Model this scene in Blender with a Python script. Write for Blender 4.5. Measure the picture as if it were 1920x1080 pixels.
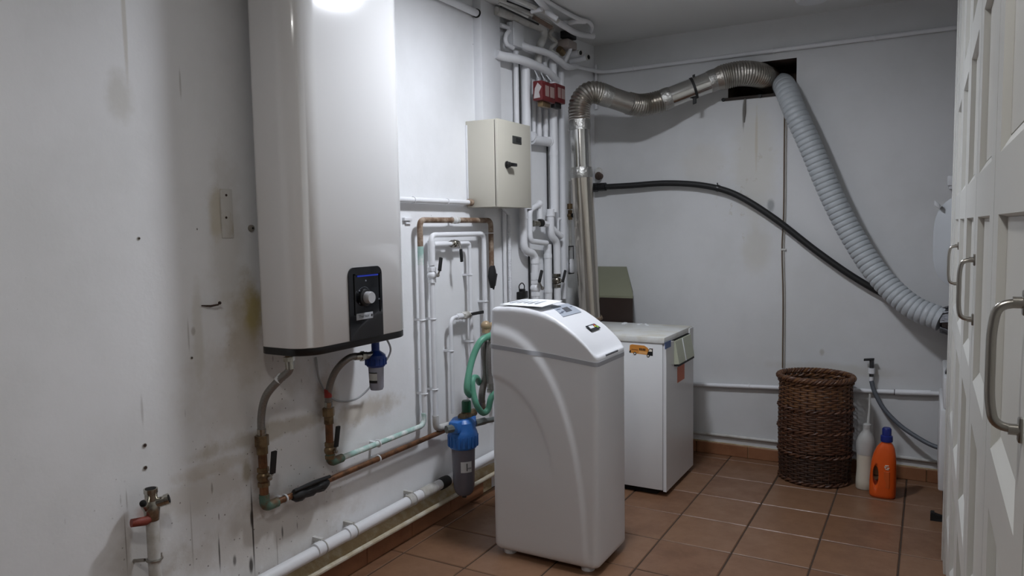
import bpy, bmesh, math, random
import numpy as np
from mathutils import Vector, Matrix, noise as mnoise
from math import sin, cos, pi, sqrt, radians
random.seed(7)
for o in list(bpy.data.objects): bpy.data.objects.remove(o)
scene = bpy.context.scene
COL = scene.collection

# ---------------------------------------------------------------- camera
# frame of the room: x = across (left wall at -2.2), y = depth (back wall at 4.83), z = up, metres
F = 1388.0
_d = np.array([1745-960., 417-540., F]); _d /= np.linalg.norm(_d)
_x = -np.array([-1506-960., 472-540., F]); _x /= np.linalg.norm(_x)
_x = _x-_d*np.dot(_x, _d); _x /= np.linalg.norm(_x)
_z = np.cross(_x, _d)
RM = np.stack([_x, _d, _z])
CAM = np.array([0., 0., 1.5])
cd = bpy.data.cameras.new('camera'); cam = bpy.data.objects.new('camera', cd); COL.objects.link(cam)
cd.sensor_width = 36; cd.lens = 36*F/1920; cd.clip_start = .02
mw = Matrix.Identity(4)
for i in range(3):
    mw[i][0] = RM[i, 0]; mw[i][1] = -RM[i, 1]; mw[i][2] = -RM[i, 2]; mw[i][3] = CAM[i]
cam.matrix_world = mw
scene.camera = cam

# ---------------------------------------------------------------- world, light, exposure
w = bpy.data.worlds.new('world'); scene.world = w; w.use_nodes = True
w.node_tree.nodes['Background'].inputs[0].default_value = (.5, .55, .6, 1)
w.node_tree.nodes['Background'].inputs[1].default_value = .2
LAMP = (-1.18, 2.86, 2.75)
LAMP_STRENGTH = 105.0
LAMP2 = (-0.5, .35, 2.75)
LAMP2_STRENGTH = 44.0
vs = scene.view_settings
vs.view_transform = 'Standard'; vs.look = 'None'; vs.gamma = 1; vs.exposure = 1.08; vs.use_curve_mapping = False

# ---------------------------------------------------------------- helpers: measuring
def ray(u, v): return RM@np.array([u-960., v-540., F])
def PX(u, v, x): r = ray(u, v); return Vector(CAM+r*((x-CAM[0])/r[0]))
def PY(u, v, y): r = ray(u, v); return Vector(CAM+r*((y-CAM[1])/r[1]))
def PZ(u, v, z): r = ray(u, v); return Vector(CAM+r*((z-CAM[2])/r[2]))
WX, BY, CH = -2.2, 4.83, 2.75
BEND, SL = 3.6, .122          # the left wall turns slightly inwards beyond y = 3.6
def wallx(y): return WX+max(0, y-BEND)*SL
def LW(u, v, off=.02):        # point at a distance off from the left wall
    p = PX(u, v, WX+off)
    if p.y > BEND:
        r = ray(u, v); t = (WX-BEND*SL+off-CAM[0]+CAM[1]*SL)/(r[0]-SL*r[1]); p = Vector(CAM+r*t)
    return p
def BW(u, v, off=.02): return PY(u, v, BY-off)
def zat(x, y, v):             # height at (x, y) seen on picture row v
    a = RM.T@(np.array([x, y, 0.])-CAM); b = RM.T@np.array([0, 0, 1.])
    k = (v-540)/F
    return (k*a[2]-a[1])/(b[1]-k*b[2])
def vert(u, v0, v1, off):     # two ends of a plumb pipe on the left wall
    p = LW(u, v0, off); return [p, Vector((p.x, p.y, zat(p.x, p.y, v1)))]

# ---------------------------------------------------------------- helpers: materials
def lin(c):
    if isinstance(c, str): c = [int(c[i:i+2], 16)/255 for i in (0, 2, 4)]
    return [x/12.92 if x <= .04045 else ((x+.055)/1.055)**2.4 for x in c]
MATS = {}
class NT:
    def __init__(s, m): s.t = m.node_tree; s.n = s.t.nodes; s.l = s.t.links
    def new(s, k, **kw):
        n = s.n.new(k)
        for a, b in kw.items(): setattr(n, a, b)
        return n
    def link(s, a, b): s.l.new(a, b)
    def put(s, sock, v):
        if hasattr(v, 'is_output') or isinstance(v, bpy.types.NodeSocket): s.l.new(v, sock)
        else: sock.default_value = v
    def math(s, op, a, b=0., clamp=False):
        n = s.new('ShaderNodeMath', operation=op); n.use_clamp = clamp
        s.put(n.inputs[0], a); s.put(n.inputs[1], b); return n.outputs[0]
    def ramp(s, v, a, b, lo=0., hi=1.):
        n = s.new('ShaderNodeMapRange', interpolation_type='SMOOTHSTEP')
        s.put(n.inputs['Value'], v); n.inputs['From Min'].default_value = a; n.inputs['From Max'].default_value = b
        n.inputs['To Min'].default_value = lo; n.inputs['To Max'].default_value = hi; return n.outputs[0]
    def noise(s, vec, scale, detail=4, rough=.6):
        n = s.new('ShaderNodeTexNoise'); s.link(vec, n.inputs['Vector'])
        n.inputs['Scale'].default_value = scale; n.inputs['Detail'].default_value = detail; n.inputs['Roughness'].default_value = rough
        return n.outputs[0]
    def mapping(s, vec, scale):
        n = s.new('ShaderNodeMapping'); s.link(vec, n.inputs[0]); n.inputs['Scale'].default_value = scale; return n.outputs[0]
    def mix(s, f, a, b):
        n = s.new('ShaderNodeMix', data_type='RGBA'); s.put(n.inputs[0], f)
        for k, v in ((6, a), (7, b)):
            if isinstance(v, (list, tuple)): n.inputs[k].default_value = (*v[:3], 1)
            else: s.link(v, n.inputs[k])
        return n.outputs[2]
    def blob(s, vec, c, r, nz=None, na=.5):   # soft patch at c with half sizes r
        a = s.new('ShaderNodeVectorMath', operation='SUBTRACT'); s.link(vec, a.inputs[0]); a.inputs[1].default_value = c
        b = s.new('ShaderNodeVectorMath', operation='MULTIPLY'); s.link(a.outputs[0], b.inputs[0])
        b.inputs[1].default_value = [1/q if q else 0 for q in r]
        n = s.new('ShaderNodeVectorMath', operation='LENGTH'); s.link(b.outputs[0], n.inputs[0])
        v = n.outputs['Value']
        if nz is not None: v = s.math('ADD', v, s.math('MULTIPLY', s.math('SUBTRACT', nz, .5), na*2))
        return s.ramp(v, 1.0, .35)
def M(name, col, rough=.5, metal=0., var=None, bump=None, col2=None, trans=0., coat=0., stretch=None, ior=None, emit=None):
    if name in MATS: return MATS[name]
    m = bpy.data.materials.new(name); m.use_nodes = True; t = NT(m)
    b = t.n['Principled BSDF']; c = lin(col)
    b.inputs['Base Color'].default_value = (*c, 1); b.inputs['Roughness'].default_value = rough; b.inputs['Metallic'].default_value = metal
    b.inputs['Transmission Weight'].default_value = trans; b.inputs['Coat Weight'].default_value = coat
    if ior: b.inputs['IOR'].default_value = ior
    vec = t.new('ShaderNodeTexCoord').outputs['Object']
    if stretch: vec = t.mapping(vec, stretch)
    if var is None: var = (6, .06)
    nz = t.noise(vec, var[0], 5)
    c2 = lin(col2) if col2 else [max(0, q*(1-var[1]*2)) for q in c]
    f = t.ramp(nz, .42, .68) if col2 else nz
    t.link(t.mix(f, c, c2), b.inputs['Base Color'])
    if bump:
        n = t.new('ShaderNodeBump'); n.inputs['Strength'].default_value = bump[1]; n.inputs['Distance'].default_value = bump[2] if len(bump) > 2 else .005
        t.link(t.noise(vec, bump[0], 4), n.inputs['Height']); t.link(n.outputs[0], b.inputs['Normal'])
    if emit: b.inputs['Emission Color'].default_value = (*lin(emit[0]), 1); b.inputs['Emission Strength'].default_value = emit[1]
    MATS[name] = m; return m

# ---------------------------------------------------------------- helpers: geometry
class B:
    def __init__(s): s.v = []; s.f = []
    def add(s, vs, fs):
        n = len(s.v); s.v += [tuple(p) for p in vs]; s.f += [tuple(i+n for i in f) for f in fs]; return s
    def box(s, a, b, bev=0., seg=2):
        x0, y0, z0 = [min(p, q) for p, q in zip(a, b)]; x1, y1, z1 = [max(p, q) for p, q in zip(a, b)]
        if bev <= 0:
            return s.add([(x0,y0,z0),(x1,y0,z0),(x1,y1,z0),(x0,y1,z0),(x0,y0,z1),(x1,y0,z1),(x1,y1,z1),(x0,y1,z1)],
                         [(0,3,2,1),(4,5,6,7),(0,1,5,4),(1,2,6,5),(2,3,7,6),(3,0,4,7)])
        bm = bmesh.new(); bmesh.ops.create_cube(bm, size=1)
        for v in bm.verts: v.co = Vector(((x0+x1)/2+v.co.x*(x1-x0), (y0+y1)/2+v.co.y*(y1-y0), (z0+z1)/2+v.co.z*(z1-z0)))
        bmesh.ops.bevel(bm, geom=bm.edges[:], offset=bev, segments=seg, profile=.5, affect='EDGES')
        return s.bm(bm)
    def bm(s, bm, mat=None):
        bm.verts.ensure_lookup_table(); bm.verts.index_update()
        vs = [(mat@v.co if mat else v.co) for v in bm.verts]; fs = [[v.index for v in f.verts] for f in bm.faces]
        bm.free(); return s.add(vs, fs)
    def obox(s, c, ax, half, bev=0.):     # oriented box: centre, three axes, half sizes
        o = B().box([-h for h in half], half, bev)
        ax = [Vector(a).normalized() for a in ax]; c = Vector(c)
        return s.add([c+ax[0]*v[0]+ax[1]*v[1]+ax[2]*v[2] for v in o.v], o.f)
    def tube(s, pts, r, seg=12, caps=True, fil=0., n=6, flat=None):
        pts = [Vector(p) for p in pts]
        if fil > 0: pts = fillet(pts, fil, n)
        m = len(pts); rr = r if isinstance(r, (list, tuple)) else None
        T = [(pts[min(i+1, m-1)]-pts[max(i-1, 0)]).normalized() for i in range(m)]
        up = Vector((0, 0, 1)) if abs(T[0].z) < .9 else Vector((1, 0, 0))
        N = (up-T[0]*up.dot(T[0])).normalized(); vs = []; fs = []
        for i in range(m):
            N = (N-T[i]*N.dot(T[i])).normalized(); Bn = T[i].cross(N)
            ri = rr[i] if rr else (r(i/(m-1)) if callable(r) else r)
            for k in range(seg):
                a = 2*pi*k/seg; vs.append(pts[i]+(N*cos(a)+Bn*sin(a))*ri)
        for i in range(m-1):
            for k in range(seg):
                a = i*seg+k; b = i*seg+(k+1) % seg; fs.append((a, b, b+seg, a+seg))
        if caps: fs.append(tuple(range(seg-1, -1, -1))); fs.append(tuple(range((m-1)*seg, m*seg)))
        return s.add(vs, fs)
    def cyl(s, a, b, r, r2=None, seg=20): return s.tube([a, b], [r, r if r2 is None else r2], seg)
    def lathe(s, prof, c, axis=(0, 0, 1), seg=32, sx=1., sy=1., ang=0.):
        # profile of (radius, height) around axis through c
        ax = Vector(axis).normalized(); e1 = (Vector((1, 0, 0)) if abs(ax.x) < .9 else Vector((0, 1, 0))); e1 = (e1-ax*e1.dot(ax)).normalized(); e2 = ax.cross(e1)
        if ang: e1, e2 = e1*cos(ang)+e2*sin(ang), e2*cos(ang)-e1*sin(ang)
        c = Vector(c); vs = []; fs = []
        for r, h in prof:
            for k in range(seg):
                a = 2*pi*k/seg; vs.append(c+ax*h+e1*(r*cos(a)*sx)+e2*(r*sin(a)*sy))
        for i in range(len(prof)-1):
            for k in range(seg):
                a = i*seg+k; b = i*seg+(k+1) % seg; fs.append((a, b, b+seg, a+seg))
        fs.append(tuple(range(seg-1, -1, -1))); fs.append(tuple(range((len(prof)-1)*seg, len(prof)*seg)))
        return s.add(vs, fs)
    def ball(s, c, r, seg=16, sc=(1, 1, 1)):
        prof = [(max(1e-4, sin(pi*i/8))*r, -cos(pi*i/8)*r) for i in range(9)]
        o = B().lathe(prof, (0, 0, 0), seg=seg); c = Vector(c)
        return s.add([(c.x+v[0]*sc[0], c.y+v[1]*sc[1], c.z+v[2]*sc[2]) for v in o.v], o.f)
    def prism(s, poly, o, e1, e2, e3, d):  # polygon (a,b) in plane o+a*e1+b*e2 extruded by d along e3
        o = Vector(o); e1, e2, e3 = Vector(e1), Vector(e2), Vector(e3); n = len(poly)
        vs = [o+e1*a+e2*b for a, b in poly]+[o+e1*a+e2*b+e3*d for a, b in poly]
        fs = [tuple(range(n-1, -1, -1)), tuple(range(n, 2*n))]+[(i, (i+1) % n, n+(i+1) % n, n+i) for i in range(n)]
        return s.add(vs, fs)
    def ring(s, c, ax, r, tube, seg=20, ts=8):
        ax = Vector(ax).normalized(); e1 = (Vector((1, 0, 0)) if abs(ax.x) < .9 else Vector((0, 1, 0))); e1 = (e1-ax*e1.dot(ax)).normalized(); e2 = ax.cross(e1); c = Vector(c)
        vs = []; fs = []
        for i in range(seg):
            a = 2*pi*i/seg; d = e1*cos(a)+e2*sin(a)
            for k in range(ts):
                b = 2*pi*k/ts; vs.append(c+d*(r+tube*cos(b))+ax*(tube*sin(b)))
        for i in range(seg):
            for k in range(ts):
                j = (i+1) % seg; l = (k+1) % ts; fs.append((i*ts+k, j*ts+k, j*ts+l, i*ts+l))
        return s.add(vs, fs)
def fillet(pts, rad, n=6):
    out = [pts[0]]
    for i in range(1, len(pts)-1):
        p, a, b = pts[i], pts[i-1], pts[i+1]
        d1 = (a-p); d2 = (b-p); l = min(rad, d1.length*.49, d2.length*.49)
        if d1.normalized().dot(d2.normalized()) < -.999: out.append(p); continue
        q1 = p+d1.normalized()*l; q2 = p+d2.normalized()*l
        for k in range(n+1):
            t = k/n; out.append(q1*(1-t)**2+p*2*t*(1-t)+q2*t*t)
    out.append(pts[-1]); return out
def smooth(pts, n=8):        # Catmull-Rom
    pts = [Vector(p) for p in pts]; P = [pts[0]*2-pts[1]]+pts+[pts[-1]*2-pts[-2]]; out = []
    for i in range(1, len(P)-2):
        a, b, c, d = P[i-1:i+3]
        for k in range(n):
            t = k/n
            out.append(.5*((2*b)+(c-a)*t+(2*a-5*b+4*c-d)*t*t+(3*b-a-3*c+d)*t**3))
    out.append(pts[-1]); return out
def resample(pts, step):
    out = [pts[0].copy()]; acc = 0
    for a, b in zip(pts, pts[1:]):
        L = (b-a).length; t = step-acc
        while t <= L: out.append(a+(b-a)*(t/L)); t += step
        acc = (acc+L) % step
    return out
ORG = {}
def obj(name, b, mat, parent=None, sharp=35, org=None):
    if org is None: org = ORG[parent] if parent is not None else Vector((sum(v[0] for v in b.v)/len(b.v), sum(v[1] for v in b.v)/len(b.v), min(v[2] for v in b.v)))
    me = bpy.data.meshes.new(name)
    me.from_pydata([(v[0]-org[0], v[1]-org[1], v[2]-org[2]) for v in b.v], [], b.f)
    bm = bmesh.new(); bm.from_mesh(me); bmesh.ops.recalc_face_normals(bm, faces=bm.faces[:]); bm.to_mesh(me); bm.free()
    if sharp:
        me.polygons.foreach_set('use_smooth', [True]*len(me.polygons)); me.set_sharp_from_angle(angle=radians(sharp))
    for m in (mat if isinstance(mat, (list, tuple)) else [mat]): me.materials.append(m)
    o = bpy.data.objects.new(name, me); COL.objects.link(o); ORG[o] = Vector(org)
    if parent is not None: o.parent = parent
    else: o.location = org
    return o
def tag(o, label, cat, group=None):
    o['label'] = label; o['category'] = cat
    if group: o['group'] = group
    return o
def thing(name, label, cat, loc, group=None):
    o = bpy.data.objects.new(name, None); COL.objects.link(o); o.empty_display_size = .05
    o.location = loc; ORG[o] = Vector(loc); return tag(o, label, cat, group)
def struct(name, b, mat, org=(0, 0, 0), sharp=35):
    o = obj(name, b, mat, None, sharp, Vector(org)); o['kind'] = 'structure'; return o
def dup(o, parent, dloc):
    c = o.copy(); COL.objects.link(c); c.parent = parent; c.location = Vector(o.location)+Vector(dloc); ORG[c] = ORG[o]; return c
def text(s, size):
    cu = bpy.data.curves.new('t', 'FONT'); cu.body = s; cu.size = size; cu.align_x = 'CENTER'; cu.align_y = 'CENTER'; cu.extrude = .0006; cu.resolution_u = 3
    o = bpy.data.objects.new('t', cu); COL.objects.link(o); dg = bpy.context.evaluated_depsgraph_get(); dg.update()
    me = o.evaluated_get(dg).to_mesh(); vs = [v.co.copy() for v in me.vertices]; fs = [tuple(p.vertices) for p in me.polygons]
    bpy.data.objects.remove(o); return vs, fs
UP = Vector((0, 0, 1)); XA = Vector((1, 0, 0)); YA = Vector((0, 1, 0))

# ---------------------------------------------------------------- common materials
def wall_left_mat():
    m = bpy.data.materials.new('stained_white_plaster'); m.use_nodes = True; t = NT(m); b = t.n['Principled BSDF']
    b.inputs['Roughness'].default_value = .62
    vec = t.new('ShaderNodeTexCoord').outputs['Object']
    n1 = t.noise(vec, 2.2, 6); n2 = t.noise(vec, 9, 6, .65); n3 = t.noise(vec, 40, 4)
    col = t.mix(t.ramp(n1, .35, .7), lin('e9eaec'), lin('e0e1e2'))
    rag = t.math('ADD', t.math('MULTIPLY', n2, .6), t.math('MULTIPLY', n1, .4))
    def stain(c, y, z, ry, rz, amt, na=.9):
        nonlocal col
        k = t.blob(vec, (0, y, z), (0, ry, rz), rag, na)
        col = t.mix(t.math('MULTIPLY', k, amt), col, lin(c))
    # yellow-brown stains around the heater bottom, tall grey-brown patch beside the heater
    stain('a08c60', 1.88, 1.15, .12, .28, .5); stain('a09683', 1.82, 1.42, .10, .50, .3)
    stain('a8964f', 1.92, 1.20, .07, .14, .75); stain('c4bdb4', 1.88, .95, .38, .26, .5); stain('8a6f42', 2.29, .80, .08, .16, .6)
    stain('9a8a66', 1.98, .735, .50, .045, .45, 1.3); stain('a8987a', 1.70, .675, .30, .04, .35, 1.4); stain('a08a62', 2.5, .70, .30, .07, .45, 1.3)
    stain('b7aea0', 1.62, .60, .30, .10, .4, 1.3)
    stain('7d5e39', 1.915, .62, .05, .16, .6); stain('7d5e39', 1.93, .46, .08, .06, .5); stain('8f7f55', 1.86, .62, .03, .06, .6)
    stain('a89c8a', 1.95, .33, .60, .20, .4, 1.2); stain('ae9868', 2.9, .13, .9, .07, .8); stain('a08858', 2.1, .12, .7, .08, .75)
    stain('a59d90', 1.44, .45, .16, .26, .45); stain('b8ad90', 1.78, 1.57, .045, .12, .55); stain('9a5f48', 1.44, .60, .05, .05, .5)
    stain('c2bfb6', 1.44, 1.93, .06, .10, .5); stain('b8b0a0', 1.47, 2.17, .010, .25, .5, .25)
    stain('c6c2b8', 1.68, 1.15, .03, .25, .5); stain('8d887f', 1.66, 1.17, .012, .02, .5)
    # cracks and tar-like runs in the lower plaster
    for (u0, v0, u1, v1, w_, a_) in ((478, 905, 470, 1075, .0035, .95), (472, 955, 472, 990, .006, .9), (471, 1045, 471, 1075, .008, .9), (410, 1005, 413, 1075, .003, .85), (440, 1040, 440, 1062, .007, .7),
                                     (530, 985, 529, 1010, .004, .8), (520, 1000, 520, 1075, .002, .5), (357, 940, 362, 1060, .0025, .35), (240, 960, 232, 1075, .0018, .6), (238, 915, 237, 960, .002, .4), (395, 905, 400, 926, .004, .6),
                                     (338, 130, 338, 185, .003, .35), (352, 600, 355, 660, .003, .35), (378, 573, 408, 570, .022, .0), (430, 355, 430, 445, .004, .35), (413, 360, 413, 440, .003, .3), (266, 740, 267, 800, .004, .3)):
        pa_, pb_ = PX(u0, v0, WX), PX(u1, v1, WX); stain('2e2823' if a_ > .65 else '6f675c', (pa_.y+pb_.y)/2, (pa_.z+pb_.z)/2, w_*1.6, max(.006, abs(pa_.z-pb_.z)/2*1.3), a_, .3) if a_ else None
    # dark specks and runs
    low = t.math('MAXIMUM', t.blob(vec, (0, 1.85, .45), (0, .80, .60), rag, .8), t.blob(vec, (0, 2.1, .85), (0, .30, .28), rag, .6))
    def specks(vv, scale, lo, hi, keep, amt, c, mask):
        nonlocal col
        vo = t.new('ShaderNodeTexVoronoi'); vo.inputs['Scale'].default_value = scale; t.link(vv, vo.inputs['Vector'])
        sep = t.new('ShaderNodeSeparateColor'); t.link(vo.outputs['Color'], sep.inputs[0])
        d_ = t.math('ADD', vo.outputs['Distance'], t.math('MULTIPLY', t.math('SUBTRACT', n3, .5), .12))
        k_ = t.math('MULTIPLY', t.ramp(d_, hi, lo), t.ramp(sep.outputs[0], keep, keep+.02))
        col = t.mix(t.math('MULTIPLY', k_, t.math('MULTIPLY', mask, amt) if mask is not None else amt), col, lin(c))
    specks(vec, 19, .045, .10, .5, .95, '3a302a', low)
    specks(vec, 42, .06, .16, .6, .8, '4a4038', low)
    specks(t.mapping(vec, (1, 1, .16)), 26, .03, .08, .6, .75, '4a433c', low)
    specks(vec, 7, .012, .028, .55, .8, '4d4a47', None)
    fine = t.noise(vec, 120, 2, .5)
    col = t.mix(t.math('MULTIPLY', t.ramp(fine, .77, .8), .5), col, lin('77706a'))
    t.link(col, b.inputs['Base Color'])
    bp = t.new('ShaderNodeBump'); bp.inputs['Strength'].default_value = .35; bp.inputs['Distance'].default_value = .012
    h = t.math('ADD', t.math('MULTIPLY', n1, .9), t.math('ADD', t.math('MULTIPLY', n2, t.ramp(low, 0, 1, .15, .6)), t.math('MULTIPLY', n3, .08)))
    t.link(h, bp.inputs['Height']); t.link(bp.outputs[0], b.inputs['Normal'])
    return m
def wall_back_mat():
    m = bpy.data.materials.new('old_white_wall_paint'); m.use_nodes = True; t = NT(m); b = t.n['Principled BSDF']
    b.inputs['Roughness'].default_value = .6
    vec = t.new('ShaderNodeTexCoord').outputs['Object']
    n1 = t.noise(vec, 1.8, 5); n2 = t.noise(vec, 11, 6, .65); n3 = t.noise(vec, 45, 3)
    col = t.mix(t.ramp(n1, .35, .7), lin('d2d3d4'), lin('c9caca'))
    rag = t.math('ADD', t.math('MULTIPLY', n2, .6), t.math('MULTIPLY', n1, .4))
    for c, x, z, rx, rz, a in (('c9c6bc', -.97, 1.9, .17, .5, .6), ('b9ad96', -.96, 2.05, .012, .26, .5), ('8d8f90', -.87, 1.62, .03, .05, .8), ('c2bfb5', -.95, 1.35, .12, .2, .5),
                               ('6f6a63', -1.04, 2.2, .010, .13, .9), ('b5b0a4', -.5, .62, .5, .05, .4), ('c2bcae', -1.3, 1.9, .2, .2, .3), ('a29d92', -.56, .72, .02, .03, .6)):
        k = t.blob(vec, (x, 0, z), (rx, 0, rz), rag, .7); col = t.mix(t.math('MULTIPLY', k, a), col, lin(c))
    fl = t.math('MULTIPLY', t.ramp(n2, .60, .63), t.blob(vec, (-.98, 0, 1.7), (.3, 0, .6), rag, .5))
    col = t.mix(t.math('MULTIPLY', fl, .6), col, lin('bcb7ab'))
    t.link(col, b.inputs['Base Color'])
    bp = t.new('ShaderNodeBump'); bp.inputs['Strength'].default_value = .3; bp.inputs['Distance'].default_value = .01
    t.link(t.math('ADD', n1, t.math('ADD', t.math('MULTIPLY', n2, .12), t.math('MULTIPLY', n3, .03))), bp.inputs['Height']); t.link(bp.outputs[0], b.inputs['Normal'])
    return m
def tile_mat(name, c1, c2, c3):
    m = bpy.data.materials.new(name); m.use_nodes = True; t = NT(m); b = t.n['Principled BSDF']
    b.inputs['Roughness'].default_value = .38
    vec = t.new('ShaderNodeTexCoord').outputs['Object']; rnd = t.new('ShaderNodeObjectInfo').outputs['Random']
    add = t.new('ShaderNodeVectorMath', operation='ADD'); t.link(vec, add.inputs[0])
    cmb = t.new('ShaderNodeCombineXYZ'); t.link(t.math('MULTIPLY', rnd, 40), cmb.inputs[0]); t.link(cmb.outputs[0], add.inputs[1])
    n1 = t.noise(add.outputs[0], 7, 6, .65); n2 = t.noise(add.outputs[0], 40, 4)
    col = t.mix(t.ramp(n1, .3, .72), lin(c1), lin(c2)); col = t.mix(t.math('MULTIPLY', rnd, .55), col, lin(c3))
    col = t.mix(t.ramp(n2, .62, .75, 0, .35), col, lin('6d4a36'))
    t.link(col, b.inputs['Base Color']); t.link(t.ramp(n1, .3, .7, .32, .5), b.inputs['Roughness'])
    bp = t.new('ShaderNodeBump'); bp.inputs['Strength'].default_value = .2; bp.inputs['Distance'].default_value = .004
    t.link(t.math('ADD', n1, t.math('MULTIPLY', n2, .3)), bp.inputs['Height']); t.link(bp.outputs[0], b.inputs['Normal'])
    return m
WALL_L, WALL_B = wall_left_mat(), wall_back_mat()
CEIL = M('ceiling_paint', 'd6d7d6', .8, var=(2, .03))
PIPEW = M('white_painted_pipe', 'e4e5e8', .42, var=(14, .05), bump=(60, .25, .002))
PIPED = M('dirty_painted_pipe', 'c6c5c2', .5, var=(9, .1), col2='a9a59c', bump=(60, .3, .002))
RUST = M('rusty_painted_pipe', '6b5340', .6, var=(22, .2), col2='a08f7e', bump=(50, .4, .002))
COPPER = M('dull_copper', '8a6145', .45, .7, var=(18, .2), col2='5d4636', bump=(60, .2, .001))
VERDI = M('verdigris_copper', '9fc0b8', .6, .1, var=(16, .2), col2='dfe2e0')
VERD2 = M('green_corroded_elbow', '5d7a6c', .6, .4, var=(25, .2), col2='6b533d')
BRASS = M('tarnished_brass', '8a7559', .4, .8, var=(20, .2), col2='5c4b38')
STEEL = M('brushed_nickel', 'a7a39c', .3, 1., var=(30, .05))
CHROME = M('old_chrome', 'b5b2a8', .22, 1., var=(20, .15), col2='7d756a')
BRAID = M('braided_steel_hose', 'a5a3a0', .42, .85, var=(200, .25), bump=(260, .8, .002))
BLK = M('black_plastic', '141416', .35, var=(20, .1))
BLKR = M('black_rubber', '1a1a1b', .6, var=(30, .2), bump=(80, .2, .001))
GAP = M('dark_gap', '0c0b0a', .9)
WPLA = M('white_plastic', 'dcdee1', .35, var=(4, .02))
ENAM = M('white_enamel', 'ededed', .16, var=(3, .015), coat=.4)
ENAM2 = M('worn_white_enamel', 'd9dadb', .3, var=(5, .04))

# ================================================================ SETTING
T = .2
# floor: mortar bed + tiles
FL = struct('floor', B().box((-2.4, -2.9, -.12), (.9, 5.0, -.004)), M('mortar', '433429', .9, var=(20, .15), bump=(80, .4)))
TILE = tile_mat('terracotta_tile', '7e5c44', '6b4b37', '8a6a51')
PXT, PYT, GX, GY, G = .338, .345, -1.10, 3.01, .0035
def tile_mesh(sx, sy):
    bv = .003; hx, hy = sx/2-G, sy/2-G; z = 0.
    vs = [(-hx,-hy,-.01),(hx,-hy,-.01),(hx,hy,-.01),(-hx,hy,-.01),(-hx,-hy,z-bv),(hx,-hy,z-bv),(hx,hy,z-bv),(-hx,hy,z-bv),(-hx+bv,-hy+bv,z),(hx-bv,-hy+bv,z),(hx-bv,hy-bv,z),(-hx+bv,hy-bv,z)]
    fs = [(0,1,5,4),(1,2,6,5),(2,3,7,6),(3,0,4,7),(4,5,9,8),(5,6,10,9),(6,7,11,10),(7,4,8,11),(8,9,10,11)]
    me = bpy.data.meshes.new('tile'); me.from_pydata(vs, [], fs); me.materials.append(TILE); return me
cache = {}
for i in range(-4, 6):
    for j in range(-17, 6):
        x0, x1 = GX+PXT*i, GX+PXT*(i+1); y0, y1 = GY+PYT*j, GY+PYT*(j+1)
        x0 = max(x0, -2.195); x1 = min(x1, .69); y0 = max(y0, -2.69); y1 = min(y1, 4.825)
        if x1-x0 < .02 or y1-y0 < .02: continue
        k = (round(x1-x0, 3), round(y1-y0, 3))
        if k not in cache: cache[k] = tile_mesh(*k)
        o = bpy.data.objects.new('tile', cache[k]); COL.objects.link(o); o.parent = FL
        o.location = ((x0+x1)/2, (y0+y1)/2, random.uniform(-.0012, .0004)); o.rotation_euler = (random.uniform(-.003, .003), random.uniform(-.003, .003), random.uniform(-.004, .004))
struct('ceiling', B().box((-2.45, -2.9, CH), (.9, 5.1, CH+.15)), CEIL)
yb = BY
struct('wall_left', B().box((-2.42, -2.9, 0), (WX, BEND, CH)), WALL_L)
b = B(); b.prism([(WX, BEND), (wallx(BY+.2), BY+.2), (-2.42, BY+.2), (-2.42, BEND)], (0, 0, 0), XA, YA, UP, CH)
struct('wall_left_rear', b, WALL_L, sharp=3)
# back wall with the vent opening
hx0, hx1, hz0, hz1 = -1.136, -.728, 2.30, 2.505
b = B()
xs = [-2.42, hx0, hx1, .9]; zs = [0, hz0, hz1, CH]; V = {}
for i, x in enumerate(xs):
    for k, z in enumerate(zs): V[i, k] = len(b.v); b.v.append((x, BY, z))
for i in range(3):
    for k in range(3):
        if (i, k) != (1, 1): b.f.append((V[i,k], V[i+1,k], V[i+1,k+1], V[i,k+1]))
n0 = len(b.v)
for x, z in ((hx0, hz0), (hx1, hz0), (hx1, hz1), (hx0, hz1)): b.v.append((x, BY+.32, z))
q = [V[1,1], V[2,1], V[2,2], V[1,2]]
for i in range(4): b.f.append((q[i], q[(i+1) % 4], n0+(i+1) % 4, n0+i))
b.f.append((n0, n0+1, n0+2, n0+3))
n1_ = len(b.v)
for x, z in ((-2.42, 0), (.9, 0), (.9, CH), (-2.42, CH)): b.v.append((x, BY+.5, z))
cn = [V[0,0], V[3,0], V[3,3], V[0,3]]
for i in range(4): b.f.append((cn[i], n1_+i, n1_+(i+1) % 4, cn[(i+1) % 4]))
b.f.append((n1_, n1_+3, n1_+2, n1_+1))
bw = struct('wall_back', b, WALL_B, sharp=0)
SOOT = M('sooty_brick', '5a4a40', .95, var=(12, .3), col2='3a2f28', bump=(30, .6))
bw.data.materials.append(SOOT)
for p in bw.data.polygons:
    c = p.center
    if hx0-.001 <= c.x <= hx1+.001 and hz0-.001 <= c.z <= hz1+.001 and BY+.01 < c.y < BY+.48: p.material_index = 1
struct('wall_right', B().box((.72, -2.9, 0), (.9, BY, CH)), WALL_B)
struct('wall_front', B().box((-2.42, -2.9, 0), (.9, -2.7, CH)), WALL_B)
# vertical boxing that hides pipes above the control box
bo = struct('trim_1', B().box((WX-.02, 3.51, 2.09), (-2.148, 3.712, CH-.002), .002), PIPEW)
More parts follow.
